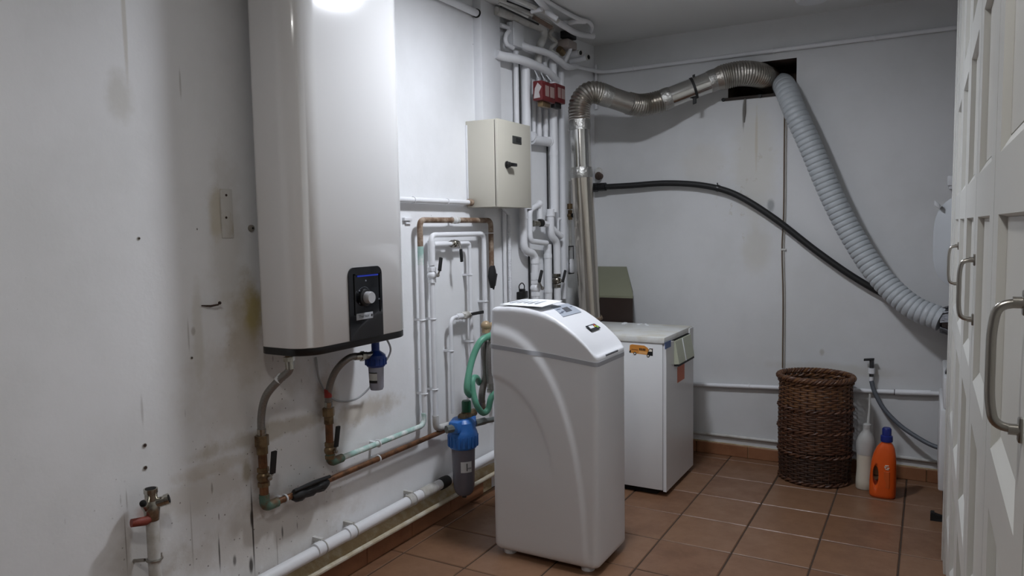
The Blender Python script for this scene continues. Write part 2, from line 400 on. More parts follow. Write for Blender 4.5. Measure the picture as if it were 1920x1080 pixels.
# skirting tiles
SKT = tile_mat('skirting_tile', '926447', '7d5238', '9c6e4e')
SKT2 = M('mortar_ledge', 'ab9570', .85, var=(14, .15), col2='c0b296', bump=(40, .6, .006))
sk = struct('baseboard_left', B().box((WX, -1.2, 0), (WX+.006, 3.60, .095)), SKT2)
me = obj('skirting_tile', B().box((WX+.005, 0, .0), (WX+.017, .331, .085), .003, 1), SKT, sk, org=Vector((0, 0, 0))); me.location.y = -1.18
for k in range(1, 14): dup(me, sk, (0, .334*k, 0))
sb = struct('baseboard_back', B().box((-2.05, BY-.006, 0), (.7, BY, .08)), SKT2)
me = obj('skirting_tile', B().box((0, BY-.016, .0), (.333, BY-.005, .075), .003, 1), SKT, sb, org=Vector((0, 0, 0))); me.location.x = -2.0
for k in range(1, 8): dup(me, sb, (.336*k, 0, 0))
# ragged mortar ledge above the left skirting
b = B(); N = 90
for i in range(N+1):
    y = -.5+i*4.3/N; a = .060+.012*mnoise.noise((y*6, 0, 0)); h = .130+.012*mnoise.noise((y*4, 3, 0))
    for p in ((WX-.005, .08), (WX+a*.5, .085), (WX+a*.62, .1), (WX+a*.3, h), (WX-.005, h+.02)): b.v.append((p[0], y, p[1]))
for i in range(N):
    for k in range(4): b.f.append((i*5+k, (i+1)*5+k, (i+1)*5+k+1, i*5+k+1))
    b.f.append((i*5+4, (i+1)*5+4, (i+1)*5, i*5))
struct('trim_2', b, SKT2, sharp=60)

# ================================================================ CEILING LAMP (outside the frame, its shine shows on the heater)
def lamp(loc, strength, r, col, label):
    t = thing('ceiling_lamp', label, 'lamp', loc)
    x, y, z = loc
    obj('housing', B().lathe([(.001, 0), (r+.012, 0), (r+.018, -.006), (r+.018, -.042), (r+.012, -.048), (r, -.046), (r, -.03), (.001, -.03)], loc, seg=40), WPLA, t)
    m = bpy.data.materials.new('lamp_glass'); m.use_nodes = True; nt = NT(m); bs = nt.n['Principled BSDF']
    bs.inputs['Base Color'].default_value = (.9, .9, .9, 1); bs.inputs['Emission Color'].default_value = (*col, 1); bs.inputs['Emission Strength'].default_value = strength
    obj('glass_disc', B().lathe([(.001, -.036), (r-.001, -.036), (r-.001, -.043), (r*.8, -.046), (.001, -.047)], loc, seg=40), m, t)
lamp(LAMP, LAMP_STRENGTH, .12, (.925, .965, 1.05), 'round flat ceiling lamp in the middle of the room, just above the picture')
lamp(LAMP2, LAMP2_STRENGTH, .12, (1., .985, .965), 'round flat ceiling lamp behind the viewer')
p = PZ(1520, -12, CH)
t = thing('smoke_detector', 'round white disc on the ceiling near the back wall, cut by the top edge', 'ceiling disc', (p.x, 4.40, CH))
obj('housing', B().lathe([(.001, 0), (.085, 0), (.088, -.012), (.075, -.03), (.001, -.034)], (p.x, 4.46, CH)), WPLA, t)
obj('base_ring', B().ring((p.x, 4.46, CH-.004), UP, .089, .004, 28), PIPED, t)

# ================================================================ WATER HEATER
def rrect(x0, x1, y0, y1, rf, rb, n=10):      # plan outline, rf = radius at x1 (front), rb at x0 (back)
    out = []
    for cx, cy, r, a0 in ((x1-rf, y0+rf, rf, -pi/2), (x1-rf, y1-rf, rf, 0), (x0+rb, y1-rb, rb, pi/2), (x0+rb, y0+rb, rb, pi)):
        for k in range(n+1): a = a0+pi/2*k/n; out.append((cx+r*cos(a), cy+r*sin(a)))
    return out
HX0, HX1, HY0, HY1, HZ = -2.135, -1.90, 1.882, 2.505, 1.062
t = thing('water_heater', 'tall flat white wall-hung electric water heater with black control strip and knob', 'water heater', (-2.02, 2.19, HZ))
def loops(b, outl, levels):                    # levels: (inset, z)
    n = len(outl); cx = sum(p[0] for p in outl)/n; cy = sum(p[1] for p in outl)/n; s0 = len(b.v)
    hx = max(p[0] for p in outl)-cx; hy = max(p[1] for p in outl)-cy
    for ins, z in levels:
        for x, y in outl: b.v.append((cx+(x-cx)*(1-ins/hx), cy+(y-cy)*(1-ins/hy), z))
    for i in range(len(levels)-1):
        for k in range(n): b.f.append((s0+i*n+k, s0+i*n+(k+1) % n, s0+(i+1)*n+(k+1) % n, s0+(i+1)*n+k))
    b.f.append(tuple(s0+k for k in range(n-1, -1, -1))); b.f.append(tuple(s0+(len(levels)-1)*n+k for k in range(n)))
    return b
OUT = rrect(HX0, HX1, HY0, HY1, .10, .035, 14)
body = obj('body', loops(B(), OUT, [(.003, HZ+.026), (0, HZ+.029), (0, 2.52), (.003, 2.54), (.012, 2.555), (.03, 2.56)]), ENAM, t, 50)
obj('base_trim', loops(B(), OUT, [(.02, HZ-.004), (.004, HZ), (.0015, HZ+.003), (.0015, HZ+.026)]), BLK, t, 50)
obj('top_trim', loops(B(), OUT, [(.004, 2.558), (.004, 2.58), (.03, 2.585)]), BLK, t)
for z in (1.35, 2.3): obj('wall_bracket', B().box((WX, 2.0, z), (HX0+.01, 2.4, z+.05)), PIPED, t)
# control strip
fx = HX1
ya, yb_ = PX(653, 560, fx).y, PX(715, 560, fx).y; zt = PX(684, 500, fx).z; zb = HZ+.028
poly = [(0, 0), (yb_-ya, 0)]
wd, ht, rr_ = yb_-ya, zt-zb, .03
for k in range(9): a = pi/2*k/8; poly.append((wd-rr_+rr_*cos(a), ht-rr_+rr_*sin(a)))
for k in range(9): a = pi/2+pi/2*k/8; poly.append((rr_+rr_*cos(a), ht-rr_+rr_*sin(a)))
PANEL = M('gloss_black_panel', '0d0e12', .12, var=(5, .05), coat=.5)
cp = obj('control_panel', B().prism(poly, (fx-.004, ya, zb), YA, UP, XA, .010), PANEL, t); cp['label'] = 'glossy black control strip with rounded top'
yc = ya+wd*.52; kz = PX(690, 556, fx).z
kp = PX(688, 556, fx+.02)
bz = B()
y0_, y1_ = ya+wd*.14, yb_-wd*.06; z0_, z1_ = PX(684, 588, fx).z, PX(684, 512, fx).z
for a, c in (((y0_, z0_), (y0_+.006, z1_)), ((y1_-.006, z0_), (y1_, z1_)), ((y0_, z1_-.006), (y1_, z1_))): bz.box((fx+.005, a[0], a[1]), (fx+.010, c[0], c[1]), .001, 1)
obj('bezel', bz, PANEL, cp)
obj('knob_collar', B().lathe([(.001, 0), (.034, 0), (.034, .012), (.028, .016), (.001, .016)], (fx+.005, kp.y, kz), (1, 0, 0)), BLK, cp)
obj('knob', B().lathe([(.001, .014), (.023, .014), (.023, .036), (.021, .040), (.001, .040)], (fx+.005, kp.y, kz), (1, 0, 0), 36), M('satin_silver_knob', 'c9c9cb', .35, .4), cp)['label'] = 'round silver temperature knob'
p0, p1 = PX(670, 518, fx+.008), PX(709, 515, fx+.008)
obj('light_strip', B().box((fx+.006, p0.y, p0.z-.0035), (fx+.0085, p1.y, p0.z+.0035)), M('blue_light', '1f3090', .3, emit=('2a44d0', .08)), cp)
mk = B()
for (u, v) in ((686, 526), (674, 545), (675, 569), (711, 560)): q = PX(u, v, fx+.007); mk.box((fx+.005, q.y-.004, q.z-.003), (fx+.0068, q.y+.004, q.z+.003))
for k in range(14):
    a = radians(20+k*10); mk.box((fx+.005, kp.y+.04*cos(a)-.0015, kz+.04*sin(a)-.0015), (fx+.0066, kp.y+.04*cos(a)+.0015, kz+.04*sin(a)+.0015))
obj('dial_marks', mk, M('grey_print', '6c7078', .5), cp)['kind'] = 'stuff'
p0, p1 = PX(669, 595, fx+.008), PX(700, 595, fx+.008)
pl_ = obj('nameplate', B().box((fx+.005, p0.y, p0.z-.0125), (fx+.0075, p1.y, p0.z+.0125), .001, 1), M('silver_plate', 'b5b7bb', .35, .3), cp)
vs_, fs_ = text('Thermor', .0165)
q = B(); q.add([(fx+.0077+v.z*.3, (p0.y+p1.y)/2-.006+v.x, p0.z+v.y) for v in vs_], fs_)
for k in range(4): a = pi*k/4; q.obox((fx+.0078, p1.y-.0075, p0.z), (XA, Vector((0, cos(a), sin(a))), Vector((0, -sin(a), cos(a)))), (.0006, .005, .0009))
obj('lettering', q, BLK, cp, 0)
for u, nm in ((541, 'cold_outlet'), (704, 'hot_outlet')):
    q = PX(u, 655, -2.03); obj(nm, B().cyl((q.x, q.y, HZ-.022), (q.x, q.y, HZ+.004), .013), BRASS, t)

# ================================================================ HOSES AND COPPER PIPES BELOW THE HEATER
def knurl(b, p, ax, r, l, n=6):               # hexagonal nut
    ax = Vector(ax).normalized(); p = Vector(p); b.tube([p-ax*l/2, p+ax*l/2], r, n); return b
def hose(name, label, pts, r, mat, ends=True, group=None, seg=12, nut=STEEL, n=8):
    P = smooth(pts, n); t = thing(name, label, 'hose', P[-1], group)
    obj('tube', B().tube(P, r, seg), mat, t)
    if ends:
        for a, c in ((P[0], P[2]), (P[-1], P[-3])):
            d = (c-a).normalized(); q = B(); q.tube([a, a+d*.016], r*1.45, 6); q.tube([a+d*.014, a+d*.045], r*1.12, 14); obj('fitting', q, nut, t)
    return t
def lever(b, p, tip, wd=.008, th=.004):       # flat lever bar
    p, tip = Vector(p), Vector(tip); d = (tip-p); l = d.length; d.normalize(); s = d.cross(XA).normalized()
    b.obox((p+tip)/2, (d, s, d.cross(s)), (l/2, wd, th), .0015); return b
def valve(parent, p, ax, r, hand, stem=(1, 0, 0), bodymat=BRASS, handmat=BLKR, lw=.008, name='valve_body'):
    p = Vector(p); ax = Vector(ax).normalized(); q = B()
    q.tube([p-ax*r*2.2, p-ax*r*1.2], r*1.35, 6); q.tube([p+ax*r*1.2, p+ax*r*2.2], r*1.35, 6); q.ball(p, r*1.5)
    st = Vector(stem); q.cyl(p, p+st*r*2.3, r*.5)
    vb = obj(name, q, bodymat, parent)
    h = B(); s = p+st*r*2.1; pts = [s]+[Vector(x)+st*0 for x in hand]
    q = B(); q.tube([s, pts[1]], r*.28, 8); q.ball(s, r*.55); obj('lever_arm', q, STEEL, vb)
    lever(h, pts[1], pts[2], lw, r*.32); hm = obj('lever_handle', h, handmat, vb); return vb
hp = lambda u, v, x: PX(u, v, x)
c0 = PX(541, 655, -2.03)
vl = LW(491, 826, .045)
hose('braided_hose', 'braided steel hose bending left from the heater underside to a copper valve', [(c0.x, c0.y, HZ-.012), (c0.x, c0.y, HZ-.06), hp(524, 712, -2.07), hp(499, 742, -2.12), hp(490, 780, -2.15), (vl.x, vl.y, vl.z)], .0145, BRAID, nut=CHROME)
# lower copper run
e = LW(499, 944, .045); e.x = vl.x; e.y = vl.y; 
r0 = LW(505, 943, .045); rz = .5*(LW(510, 944, .045).z+LW(838, 806, .045).z)
t = thing('copper_pipe', 'brown copper pipe with black-handled valve running low along the left wall to the blue filter', 'pipe', (vl.x, vl.y, rz))
yend = LW(838, 808, .045).y+.06
obj('riser', B().tube([vl, (vl.x, vl.y, rz+.03)], .0165, 14), COPPER, t)
obj('elbow', B().tube([(vl.x, vl.y, rz+.05), (vl.x, vl.y, rz), (vl.x, vl.y+.06, rz)], .019, 14, fil=.03), VERD2, t)
obj('long_run', B().tube([(vl.x, vl.y+.04, rz), (vl.x, yend, rz)], .0125, 14), COPPER, t)
q = B(); knurl(q, vl, UP, .026, .04); q.tube([vl-UP*.02, vl-UP*.05], .021, 12); obj('union_nut', q, BRASS, t)
zz = LW(497, 893, .045).z
valve(t, (vl.x, vl.y, zz), UP, .0165, [PX(511, 888, -2.10), PX(514, 846, -2.09)], lw=.011)
ya_, yb2 = LW(545, 930, .045).y, LW(612, 900, .045).y
q = B(); P = [(vl.x+.006, ya_+(yb2-ya_)*k/10, rz-.004) for k in range(11)]; q.tube(P, [.012]+[.026+.003*sin(k*2.1) for k in range(9)]+[.014], 10)
q.tube([(vl.x+.02, ya_+.0, rz+.024), (vl.x+.03, ya_+(yb2-ya_)*.5, rz+.03), (vl.x+.02, yb2, rz+.022)], [.007, .009, .007], 8)
obj('foam_sleeve', q, BLKR, t)['label'] = 'torn black foam pipe sleeve'
for u, v in ((534, 925), (709, 857)):
    y = LW(u, v, .045).y; q = B(); q.ring((vl.x, y, rz), YA, .0155, .004, 18, 6); q.obox((WX+.016, y, rz), (XA, YA, UP), (.018, .008, .006)); obj('pipe_clip', q, WPLA, t)
# second pipe
v2 = LW(616, 772, .045); z2 = .5*(LW(630, 863, .045).z+LW(795, 797, .045).z)
t = thing('copper_pipe', 'greenish copper pipe with black-handled valve rising beside the heater from a red-banded hose', 'pipe', (v2.x, v2.y, z2))
xw = v2.x
obj('riser', B().tube([v2, (xw, v2.y, z2+.03)], .016, 14), COPPER, t)
obj('elbow', B().tube([(xw, v2.y, z2+.05), (xw, v2.y, z2), (xw, v2.y+.07, z2)], .0185, 14, fil=.03), VERD2, t)
pv = LW(790, 600, .045)
obj('sloping_run', B().tube([(xw, v2.y+.05, z2), (xw, pv.y-.02, z2), (xw, pv.y, z2+.02), (xw, pv.y, z2+.06)], .0125, 14, fil=.03), VERDI, t)
q = B(); knurl(q, v2, UP, .025, .035); q.tube([v2-UP*.02, v2-UP*.05], .020, 12); obj('union_nut', q, BRASS, t)
valve(t, (xw, v2.y, LW(617, 845, .045).z), UP, .016, [PX(630, 838, -2.10), PX(634, 799, -2.09)], lw=.010)
y = LW(709, 829, .045).y; q = B(); q.ring((xw, y, z2), YA, .015, .004, 18, 6); q.obox((WX+.016, y, z2), (XA, YA, UP), (.018, .008, .006)); obj('pipe_clip', q, WPLA, t)
# small blue filter under the heater
c1 = PX(704, 655, -2.03); fz = lambda v: zat(c1.x, c1.y, v)
t = thing('small_water_filter', 'small blue-headed water filter with clear cup hanging under the heater', 'water filter', (c1.x, c1.y, fz(731)))
BLUE = M('dark_blue_plastic', '1c3f92', .35, var=(6, .05))
q = B().lathe([(.001, fz(640)-.004), (.017, fz(640)-.004), (.017, fz(657)), (.03, fz(661)), (.041, fz(665)), (.043, fz(670)), (.043, fz(683)), (.036, fz(687)), (.001, fz(687))], (c1.x, c1.y, 0), seg=28)
for k in range(14): a = 2*pi*k/14; q.box((c1.x+.0425*cos(a)-.003, c1.y+.0425*sin(a)-.003, fz(683)), (c1.x+.0425*cos(a)+.003, c1.y+.0425*sin(a)+.003, fz(671)))
pt = Vector((c1.x-.01, c1.y-.035, fz(664)))
hd = obj('head', q, BLUE, t)
CLEAR = M('clear_grey_cup', 'a8a8b4', .12, trans=.35, var=(6, .03), ior=1.4)
obj('cup', B().lathe([(.001, fz(731)), (.026, fz(730)), (.030, fz(726)), (.033, fz(686)), (.001, fz(686))], (c1.x, c1.y, 0), seg=28), CLEAR, t)
def curved_label(c, r, z0, z1, a0, a1, n=10):
    q = B()
    for k in range(n+1):
        a = a0+(a1-a0)*k/n
        for z in (z0, z1): q.v.append((c.x+r*cos(a), c.y+r*sin(a), z))
    for k in range(n): q.f.append((2*k, 2*k+2, 2*k+3, 2*k+1))
    m = len(q.v)
    q.v += [(c.x+(v[0]-c.x)*.985, c.y+(v[1]-c.y)*.985, v[2]) for v in q.v]; q.f += [tuple(i+m for i in reversed(f)) for f in q.f]
    return q
av = math.atan2(-c1.y, -c1.x)
lb = obj('label', curved_label(c1, .0335, fz(716), fz(696), av-1.1, av+.1), M('label_grey', 'c5c6c4', .6), t)
obj('print_band', curved_label(c1, .0338, fz(716), fz(711), av-1.1, av+.1), BLK, lb); obj('print_band', curved_label(c1, .0338, fz(698), fz(696), av-1.1, av+.1), BLK, lb)
obj('side_port', knurl(B().cyl((c1.x, c1.y-.01, fz(664)), (c1.x-.01, c1.y-.05, fz(664)), .015), (c1.x-.012, c1.y-.052, fz(664)), (-.2, -1, 0), .017, .018), STEEL, t)
hose('braided_hose', 'braided steel hose arching from the small blue filter down to a copper valve', [(c1.x-.014, c1.y-.06, fz(664)), hp(655, 671, -2.06), hp(630, 695, -2.10), hp(617, 730, -2.14), (v2.x, v2.y, v2.z)], .0145, BRAID, nut=CHROME)
q = PX(615, 735, -2.145)
obj('colour_band', B().tube([q-UP*.022, q+UP*.012], .0155, 14), M('red_band', 'a3342e', .5), [o for o in COL.objects if o.name.startswith('braided_hose') and o.parent is None][-1])
q = B().tube(smooth([(c1.x+.03, c1.y+.03, HZ-.002), (c1.x+.04, c1.y+.05, fz(660)), LW(715, 690, .09), LW(690, 730, .04), LW(660, 751, .015), LW(625, 748, .012), LW(600, 715, .012), LW(592, 670, .012)], 8), .0042, 8)
tag(obj('drain_tube', q, M('clear_tube', 'c3c6c8', .25, trans=.3, var=(6, .03))), 'thin clear plastic tube looping below the water heater', 'tube')

# ================================================================ OLD STUB WITH SHUT-OFF VALVE, LOW ON THE LEFT
s = LW(287, 1000, .055)
sz = lambda v: zat(s.x, s.y, v)
t = thing('old_tap', 'old nickel tap body with red lever stub on a painted riser pipe, lower left', 'tap', (s.x, s.y, .15))
obj('riser_pipe', B().tube([(s.x, s.y, 0.0), (s.x, s.y, sz(965))], .020, 16), PIPED, t)
q = B().lathe([(.001, sz(975)), (.021, sz(975)), (.024, sz(960)), (.026, sz(948)), (.020, sz(938)), (.001, sz(938))], (s.x, s.y, 0), seg=20)
q.tube([(s.x, s.y, sz(945)), (s.x, s.y, sz(922))], .019, 18)
q.tube([(s.x, s.y-.02, sz(948)), PX(270, 944, s.x+.02)], .013, 14)
q.tube([(s.x, s.y, sz(946)), PX(310, 938, s.x+.03)], .0165, 16)
tb = obj('tap_body', q, CHROME, t)
q = B(); q.tube([(s.x, s.y, sz(924)), (s.x, s.y, sz(916))], .021, 18); p = PX(317, 935, s.x+.035); d = (p-Vector((s.x, s.y, sz(946)))).normalized(); q.tube([p-d*.014, p], .018, 16)
obj('rim', q, CHROME, tb)
pp = PX(268, 944, s.x+.02)
for q in (B().tube([(s.x, s.y, sz(917)), (s.x, s.y, sz(915.4))], .0165, 18), B().tube([p-d*.001, p+d*.0012], .0135, 16), B().ball(pp, .0105)): obj('open_end', q, GAP, tb)
obj('red_stub', B().tube([(s.x, s.y, sz(970)), PX(272, 977, s.x+.01), PX(246, 981, s.x)], [.012, .0145, .013], 12), M('rusty_red', '8a3b2c', .6, var=(30, .2), bump=(60, .4)), t)
q = B(); q.ring((s.x, s.y, sz(1048)), UP, .022, .0045, 20, 8); q.tube([(s.x-.02, s.y-.02, sz(1048)), (WX, s.y-.035, sz(1050))], .006, 8); q.tube([PX(301, 1050, s.x+.015), PX(302, 1036, s.x+.012)], .004, 8)
obj('wall_bracket', q, STEEL, t)

# ================================================================ DRAIN PIPE ALONG THE FOOT OF THE WALL
zc = .5*(LW(600, 1026, .05).z+LW(820, 913, .05).z); xd = WX+.05
y = lambda u, v: LW(u, v, .05).y
t = thing('drain_pipe', 'thick white drain pipe running just above the skirting on the left wall', 'pipe', (xd, 2.2, zc))
obj('long_run', B().tube([(xd, 1.485, zc-.008), (xd, 3.78, zc+.006)], .0255, 18), PIPEW, t)
for u, v in ((597, 1028), (655, 1000), (768, 942)):
    yy = y(u, v); obj('collar', B().tube([(xd, yy-.02, zc), (xd, yy+.02, zc)], .030, 18), PIPEW if u != 768 else PIPED, t)
    k = B(); k.ring((xd, yy+.026, zc), YA, .029, .003, 20, 6); k.box((WX, yy+.018, zc+.02), (xd, yy+.034, zc+.036)); obj('strap', k, PIPED, t)
yy = y(833, 907); obj('tape_wrap', B().tube([(xd, yy-.04, zc), (xd, yy-.01, zc), (xd, yy+.03, zc)], [.029, .031, .028], 16), BLKR, t)
obj('joint', B().tube([(xd, y(800, 925)-.05, zc), (xd, y(800, 925)+.06, zc)], .029, 16), PIPED, t)
xd2 = WX+.046; z3 = .108
tag(obj('thin_pipe', B().tube([(xd2, 1.49, z3), (xd2, 1.6, z3+.004), (xd2+.003, 2.5, z3), (xd2+.02, 3.75, z3+.006)], .0115, 10), M('cream_pipe', 'b3a78f', .6, var=(12, .1), col2='c9c3b4')), 'thin cream painted pipe lying on the mortar ledge below the drain pipe', 'pipe')

# ================================================================ PIPES BETWEEN HEATER AND SOFTENER
def clip(parent, p, ax, r, off=None, mat=PIPEW):
    k = B(); k.ring(p, ax, r+.002, .003, 18, 6); k.obox((wallx(p[1])+(p[0]-wallx(p[1]))*.4, p[1], p[2]), (XA, YA, UP), ((p[0]-wallx(p[1]))*.5, .007, .005)); obj('pipe_clip', k, mat, parent)
OFF = .045
A0, A1 = vert(788, 457, 795, OFF); At = LW(788, 413, OFF); Ar = LW(920, 413, OFF); zU = .5*(At.z+Ar.z)
t = thing('rusty_pipe', 'rust-brown pipe arch left of the control box, white painted below', 'pipe', (A0.x, A0.y, z2+.05))
xr = Ar.x; zr = lambda v: zat(xr, Ar.y, v)
obj('arch', B().tube([(A0.x, A0.y, A0.z-.06), (A0.x, A0.y, zU), (xr, Ar.y, zU), (xr, Ar.y, zr(505))], .0145, 14, fil=.035), RUST, t)
obj('left_leg', B().tube([(A0.x, A0.y, A0.z-.05), (A0.x, A0.y, z2+.05)], .0145, 14), PIPEW, t)
obj('bare_patch', B().tube([(A0.x, A0.y, zat(A0.x, A0.y, 497)), (A0.x, A0.y, zat(A0.x, A0.y, 462))], .0152, 14), VERDI, t)
obj('right_leg', B().tube([(xr, Ar.y, zr(540)), (xr, Ar.y, zr(760))], .0135, 14), PIPEW, t)
k = B(); zz = [zr(v) for v in (498, 506, 518, 528, 543)]; k.tube([(xr+.004, Ar.y, z) for z in zz], [.015, .021, .026, .021, .010], 8); k.obox((xr+.012, Ar.y+.015, zr(524)), (XA, Vector((0, .35, 1)), Vector((0, 1, -.35))), (.004, .035, .012)); obj('tape_wrap', k, BLKR, t)['label'] = 'ragged black tape wrapping'
for p, ax in (((A0.x, A0.y, zat(A0.x, A0.y, 600)), UP), ((A0.x, A0.y, zat(A0.x, A0.y, 738)), UP), ((xr, LW(853, 412, OFF).y, zU), YA), ((xr, Ar.y, zr(437)), UP)): clip(t, Vector(p), ax, .0145)
q = B(); q.tube([(xr, LW(853, 412, OFF).y-.03, zU), (xr, LW(853, 412, OFF).y+.03, zU)], .0175, 14); obj('coupling', q, PIPED, t)
# pipe B
B0, B1 = vert(808, 440, 790, OFF); Br = LW(907, 439, OFF); zB = .5*(B0.z+Br.z)
t = thing('white_pipe', 'white painted pipe arch with upright black lever valve, inside the rusty arch', 'pipe', (B0.x, B0.y, B1.z))
obj('arch', B().tube([(B0.x, B0.y, B1.z), (B0.x, B0.y, zB), (Br.x, Br.y, zB), (Br.x, Br.y, zat(Br.x, Br.y, 740))], .0135, 14, fil=.035), PIPEW, t)
obj('wide_section', B().tube([(B0.x, B0.y, zat(B0.x, B0.y, 497)), (B0.x, B0.y, zat(B0.x, B0.y, 440)-.03)], .0185, 16), PIPEW, t)
ft = LW(836, 797, OFF)
obj('foot_elbow', B().tube([(B0.x, B0.y, B1.z+.03), (B0.x, B0.y, ft.z), (B0.x+.01, ft.y, ft.z), (B0.x+.03, ft.y+.03, ft.z)], .017, 14, fil=.035), PIPED, t)
for v in (598, 730): clip(t, Vector((B0.x, B0.y, zat(B0.x, B0.y, v))), UP, .0135)
clip(t, Vector((Br.x, Br.y, zat(Br.x, Br.y, 565))), UP, .0135)
valve(t, (B0.x, B0.y, zat(B0.x, B0.y, 516)), UP, .017, [PX(824, 508, B0.x+.05), PX(827, 483, B0.x+.05)], bodymat=PIPEW, lw=.009)
# pipe C
C0 = LW(812, 457, OFF); C1 = LW(880, 457, OFF); zC = .5*(C0.z+C1.z)
t = thing('white_pipe', 'thin white pipe with hanging black lever valve under the white arch', 'pipe', (C1.x, C1.y, zat(C1.x, C1.y, 760)))
obj('run', B().tube([(C0.x, B0.y+.012, zC), (C1.x, C1.y, zC), (C1.x, C1.y, zat(C1.x, C1.y, 770))], .0105, 12, fil=.02), PIPEW, t)
obj('horizontal_sleeve', B().tube([(C0.x, B0.y+.014, zC), (C1.x, LW(838, 457, OFF).y, zC)], .015, 14), PIPEW, t)
valve(t, (C0.x, LW(852, 456, OFF).y, zC), YA, .014, [PX(864, 467, C0.x+.045), PX(866, 491, C0.x+.045)], bodymat=CHROME, lw=.009)
for v in (515, 640): clip(t, Vector((C1.x, C1.y, zat(C1.x, C1.y, v))), UP, .0105)
# pipe D
D0, D1 = vert(845, 600, 775, OFF); D2 = LW(878, 590, OFF)
t = thing('white_pipe', 'short white pipe with black lever pointing right at its bent top, above the blue filter', 'pipe', (D0.x, D0.y, D1.z))
obj('run', B().tube([D1, (D0.x, D0.y, D2.z), (D0.x, D2.y, D2.z)], .0105, 12, fil=.04), PIPEW, t)
obj('fat_end', B().tube([(D0.x, LW(856, 592, OFF).y, D2.z), (D0.x, C1.y+.0, D2.z)], .016, 14), PIPEW, t)
clip(t, Vector((D0.x, D0.y, zat(D0.x, D0.y, 658))), UP, .0105)
valve(t, (D0.x, LW(872, 591, OFF).y, D2.z), YA, .015, [PX(884, 589, D0.x+.05), PX(906, 585, D0.x+.05)], bodymat=PIPED, lw=.008)
# pipe into the control box, pipe into the boxing
E0 = LW(757, 376, .03); E1 = LW(880, 378, .03)
t = thing('white_pipe', 'straight white pipe leading from behind the heater to the control box corner', 'pipe', (E0.x, E0.y, E0.z))
zE = .5*(E0.z+E1.z)
obj('run', B().tube([(E0.x, 2.5, zE), (E0.x, E1.y, zE)], .0135, 14), PIPEW, t)
obj('rusty_end', B().tube([(E0.x, E1.y-.012, zE), (E0.x, E1.y+.02, zE)], .019, 12), RUST, t)
for u in (775, 838): clip(t, Vector((E0.x, LW(u, 377, .03).y, zE)), YA, .0135)
p = LW(765, 411, .012); tag(obj('wall_bracket', B().box((WX, p.y-.03, p.z-.008), (WX+.016, p.y+.03, p.z+.008), .002).box((WX, p.y-.012, p.z-.022), (WX+.010, p.y+.03, p.z-.012)), PIPEW), 'small white bracket on the wall right of the heater', 'bracket')
Z0 = LW(830, 0, .05); Z1 = LW(897, 25, .05)
t = thing('white_pipe', 'white pipe at the top of the wall entering the side of the boxing', 'pipe', (Z1.x, Z1.y, Z1.z))
zq = .5*(LW(860, 10, .03).z+LW(895, 24, .03).z); xq = WX+.028
obj('run', B().tube([(xq, 2.4, zq), (xq, 3.512, zq)], .019, 14), PIPEW, t)
obj('dark_collar', B().tube([(xq, 3.4995, zq), (xq, 3.511, zq)], .0235, 16), GAP, t)

# ================================================================ CONTROL BOX
bx0, bx1, by0, by1, bz0, bz1 = -2.199, -2.0, 3.41, 3.782, 1.622, 2.085
CREAM = M('cream_enamel', 'c2beb1', .38, var=(4, .03)); 
t = thing('control_box', 'cream metal electrical control cabinet with black key switch on the left wall', 'control box', (-2.1, 3.6, bz0))
obj('body', B().box((bx0, by0, bz0), (bx1-.022, by1, bz1), .003), CREAM, t)
obj('door_gasket', B().box((bx1-.024, by0+.005, bz0+.005), (bx1-.016, by1-.005, bz1-.005)), GAP, t)
dr_ = obj('door', B().box((bx1-.017, by0, bz0-.001), (bx1, by1, bz1+.001), .003), CREAM, t)
p = PX(969, 263, bx1)
ds = obj('display', B().box((bx1-.002, p.y-.05, p.z-.021), (bx1+.004, p.y+.05, p.z+.021), .002, 1), M('grey_bezel', '3b3c3a', .4), dr_)
obj('screen', B().box((bx1+.003, p.y-.012, p.z-.012), (bx1+.0052, p.y+.036, p.z+.012)), M('dark_screen', '101214', .1), ds)
p = PX(950, 309, bx1)
q = B().lathe([(.001, 0), (.020, 0), (.020, .008), (.015, .010), (.015, .022), (.001, .024)], (bx1-.001, p.y, p.z), (1, 0, 0), 20); q.obox((bx1+.028, p.y+.02, p.z), (YA, UP, XA), (.032, .009, .010), .003)
obj('key_switch', q, BLK, dr_)
obj('paint_smear', B().box((bx0, by0-.003, bz0+.03), (bx0+.012, by0+.0015, bz1-.02), .002), PIPEW, t)
# black tag hanging on the pipes
p = LW(979, 551, .05); t = thing('cable_plug', 'small black plug with wire loop hanging behind the softener lid', 'plug', p)
k = B(); zz = p.z; k.box((p.x-.012, p.y-.05, zz-.03), (p.x+.012, p.y+.055, zz+.015), .004); k.cyl((p.x, p.y, zz+.01), (p.x, p.y, zz+.03), .02); obj('housing', k, BLK, t)
obj('wire_loop', B().tube(smooth([p+Vector((0, -.03, .02)), p+Vector((0, -.035, .05)), p+Vector((0, 0, .065)), p+Vector((0, .03, .045)), p+Vector((0, .02, .015))], 6), .0035, 8), BLK, t)

# ================================================================ PIPE CLUSTER ON THE REAR LEFT WALL
def pipe(label, segs, name='white_pipe', mat=PIPEW):
    P = segs[0][0][0]; t = thing(name, label, 'pipe', Vector(P))
    for s in segs: obj(s[3] if len(s) > 3 else 'run', B().tube(s[0], s[1], 14, fil=s[2]), s[4] if len(s) > 4 else mat, t)
    return t
def collars(t, pts, ax, r, l=.02, mat=PIPEW):
    for p in pts: p = Vector(p); a = Vector(ax)*l; obj('collar', B().tube([p-a, p+a], r, 14), mat, t)
def vp(u, v0, v1, off): a, c = vert(u, v0, v1, off); return [a, c]
def at(P, v): return Vector((P.x, P.y, zat(P.x, P.y, v)))
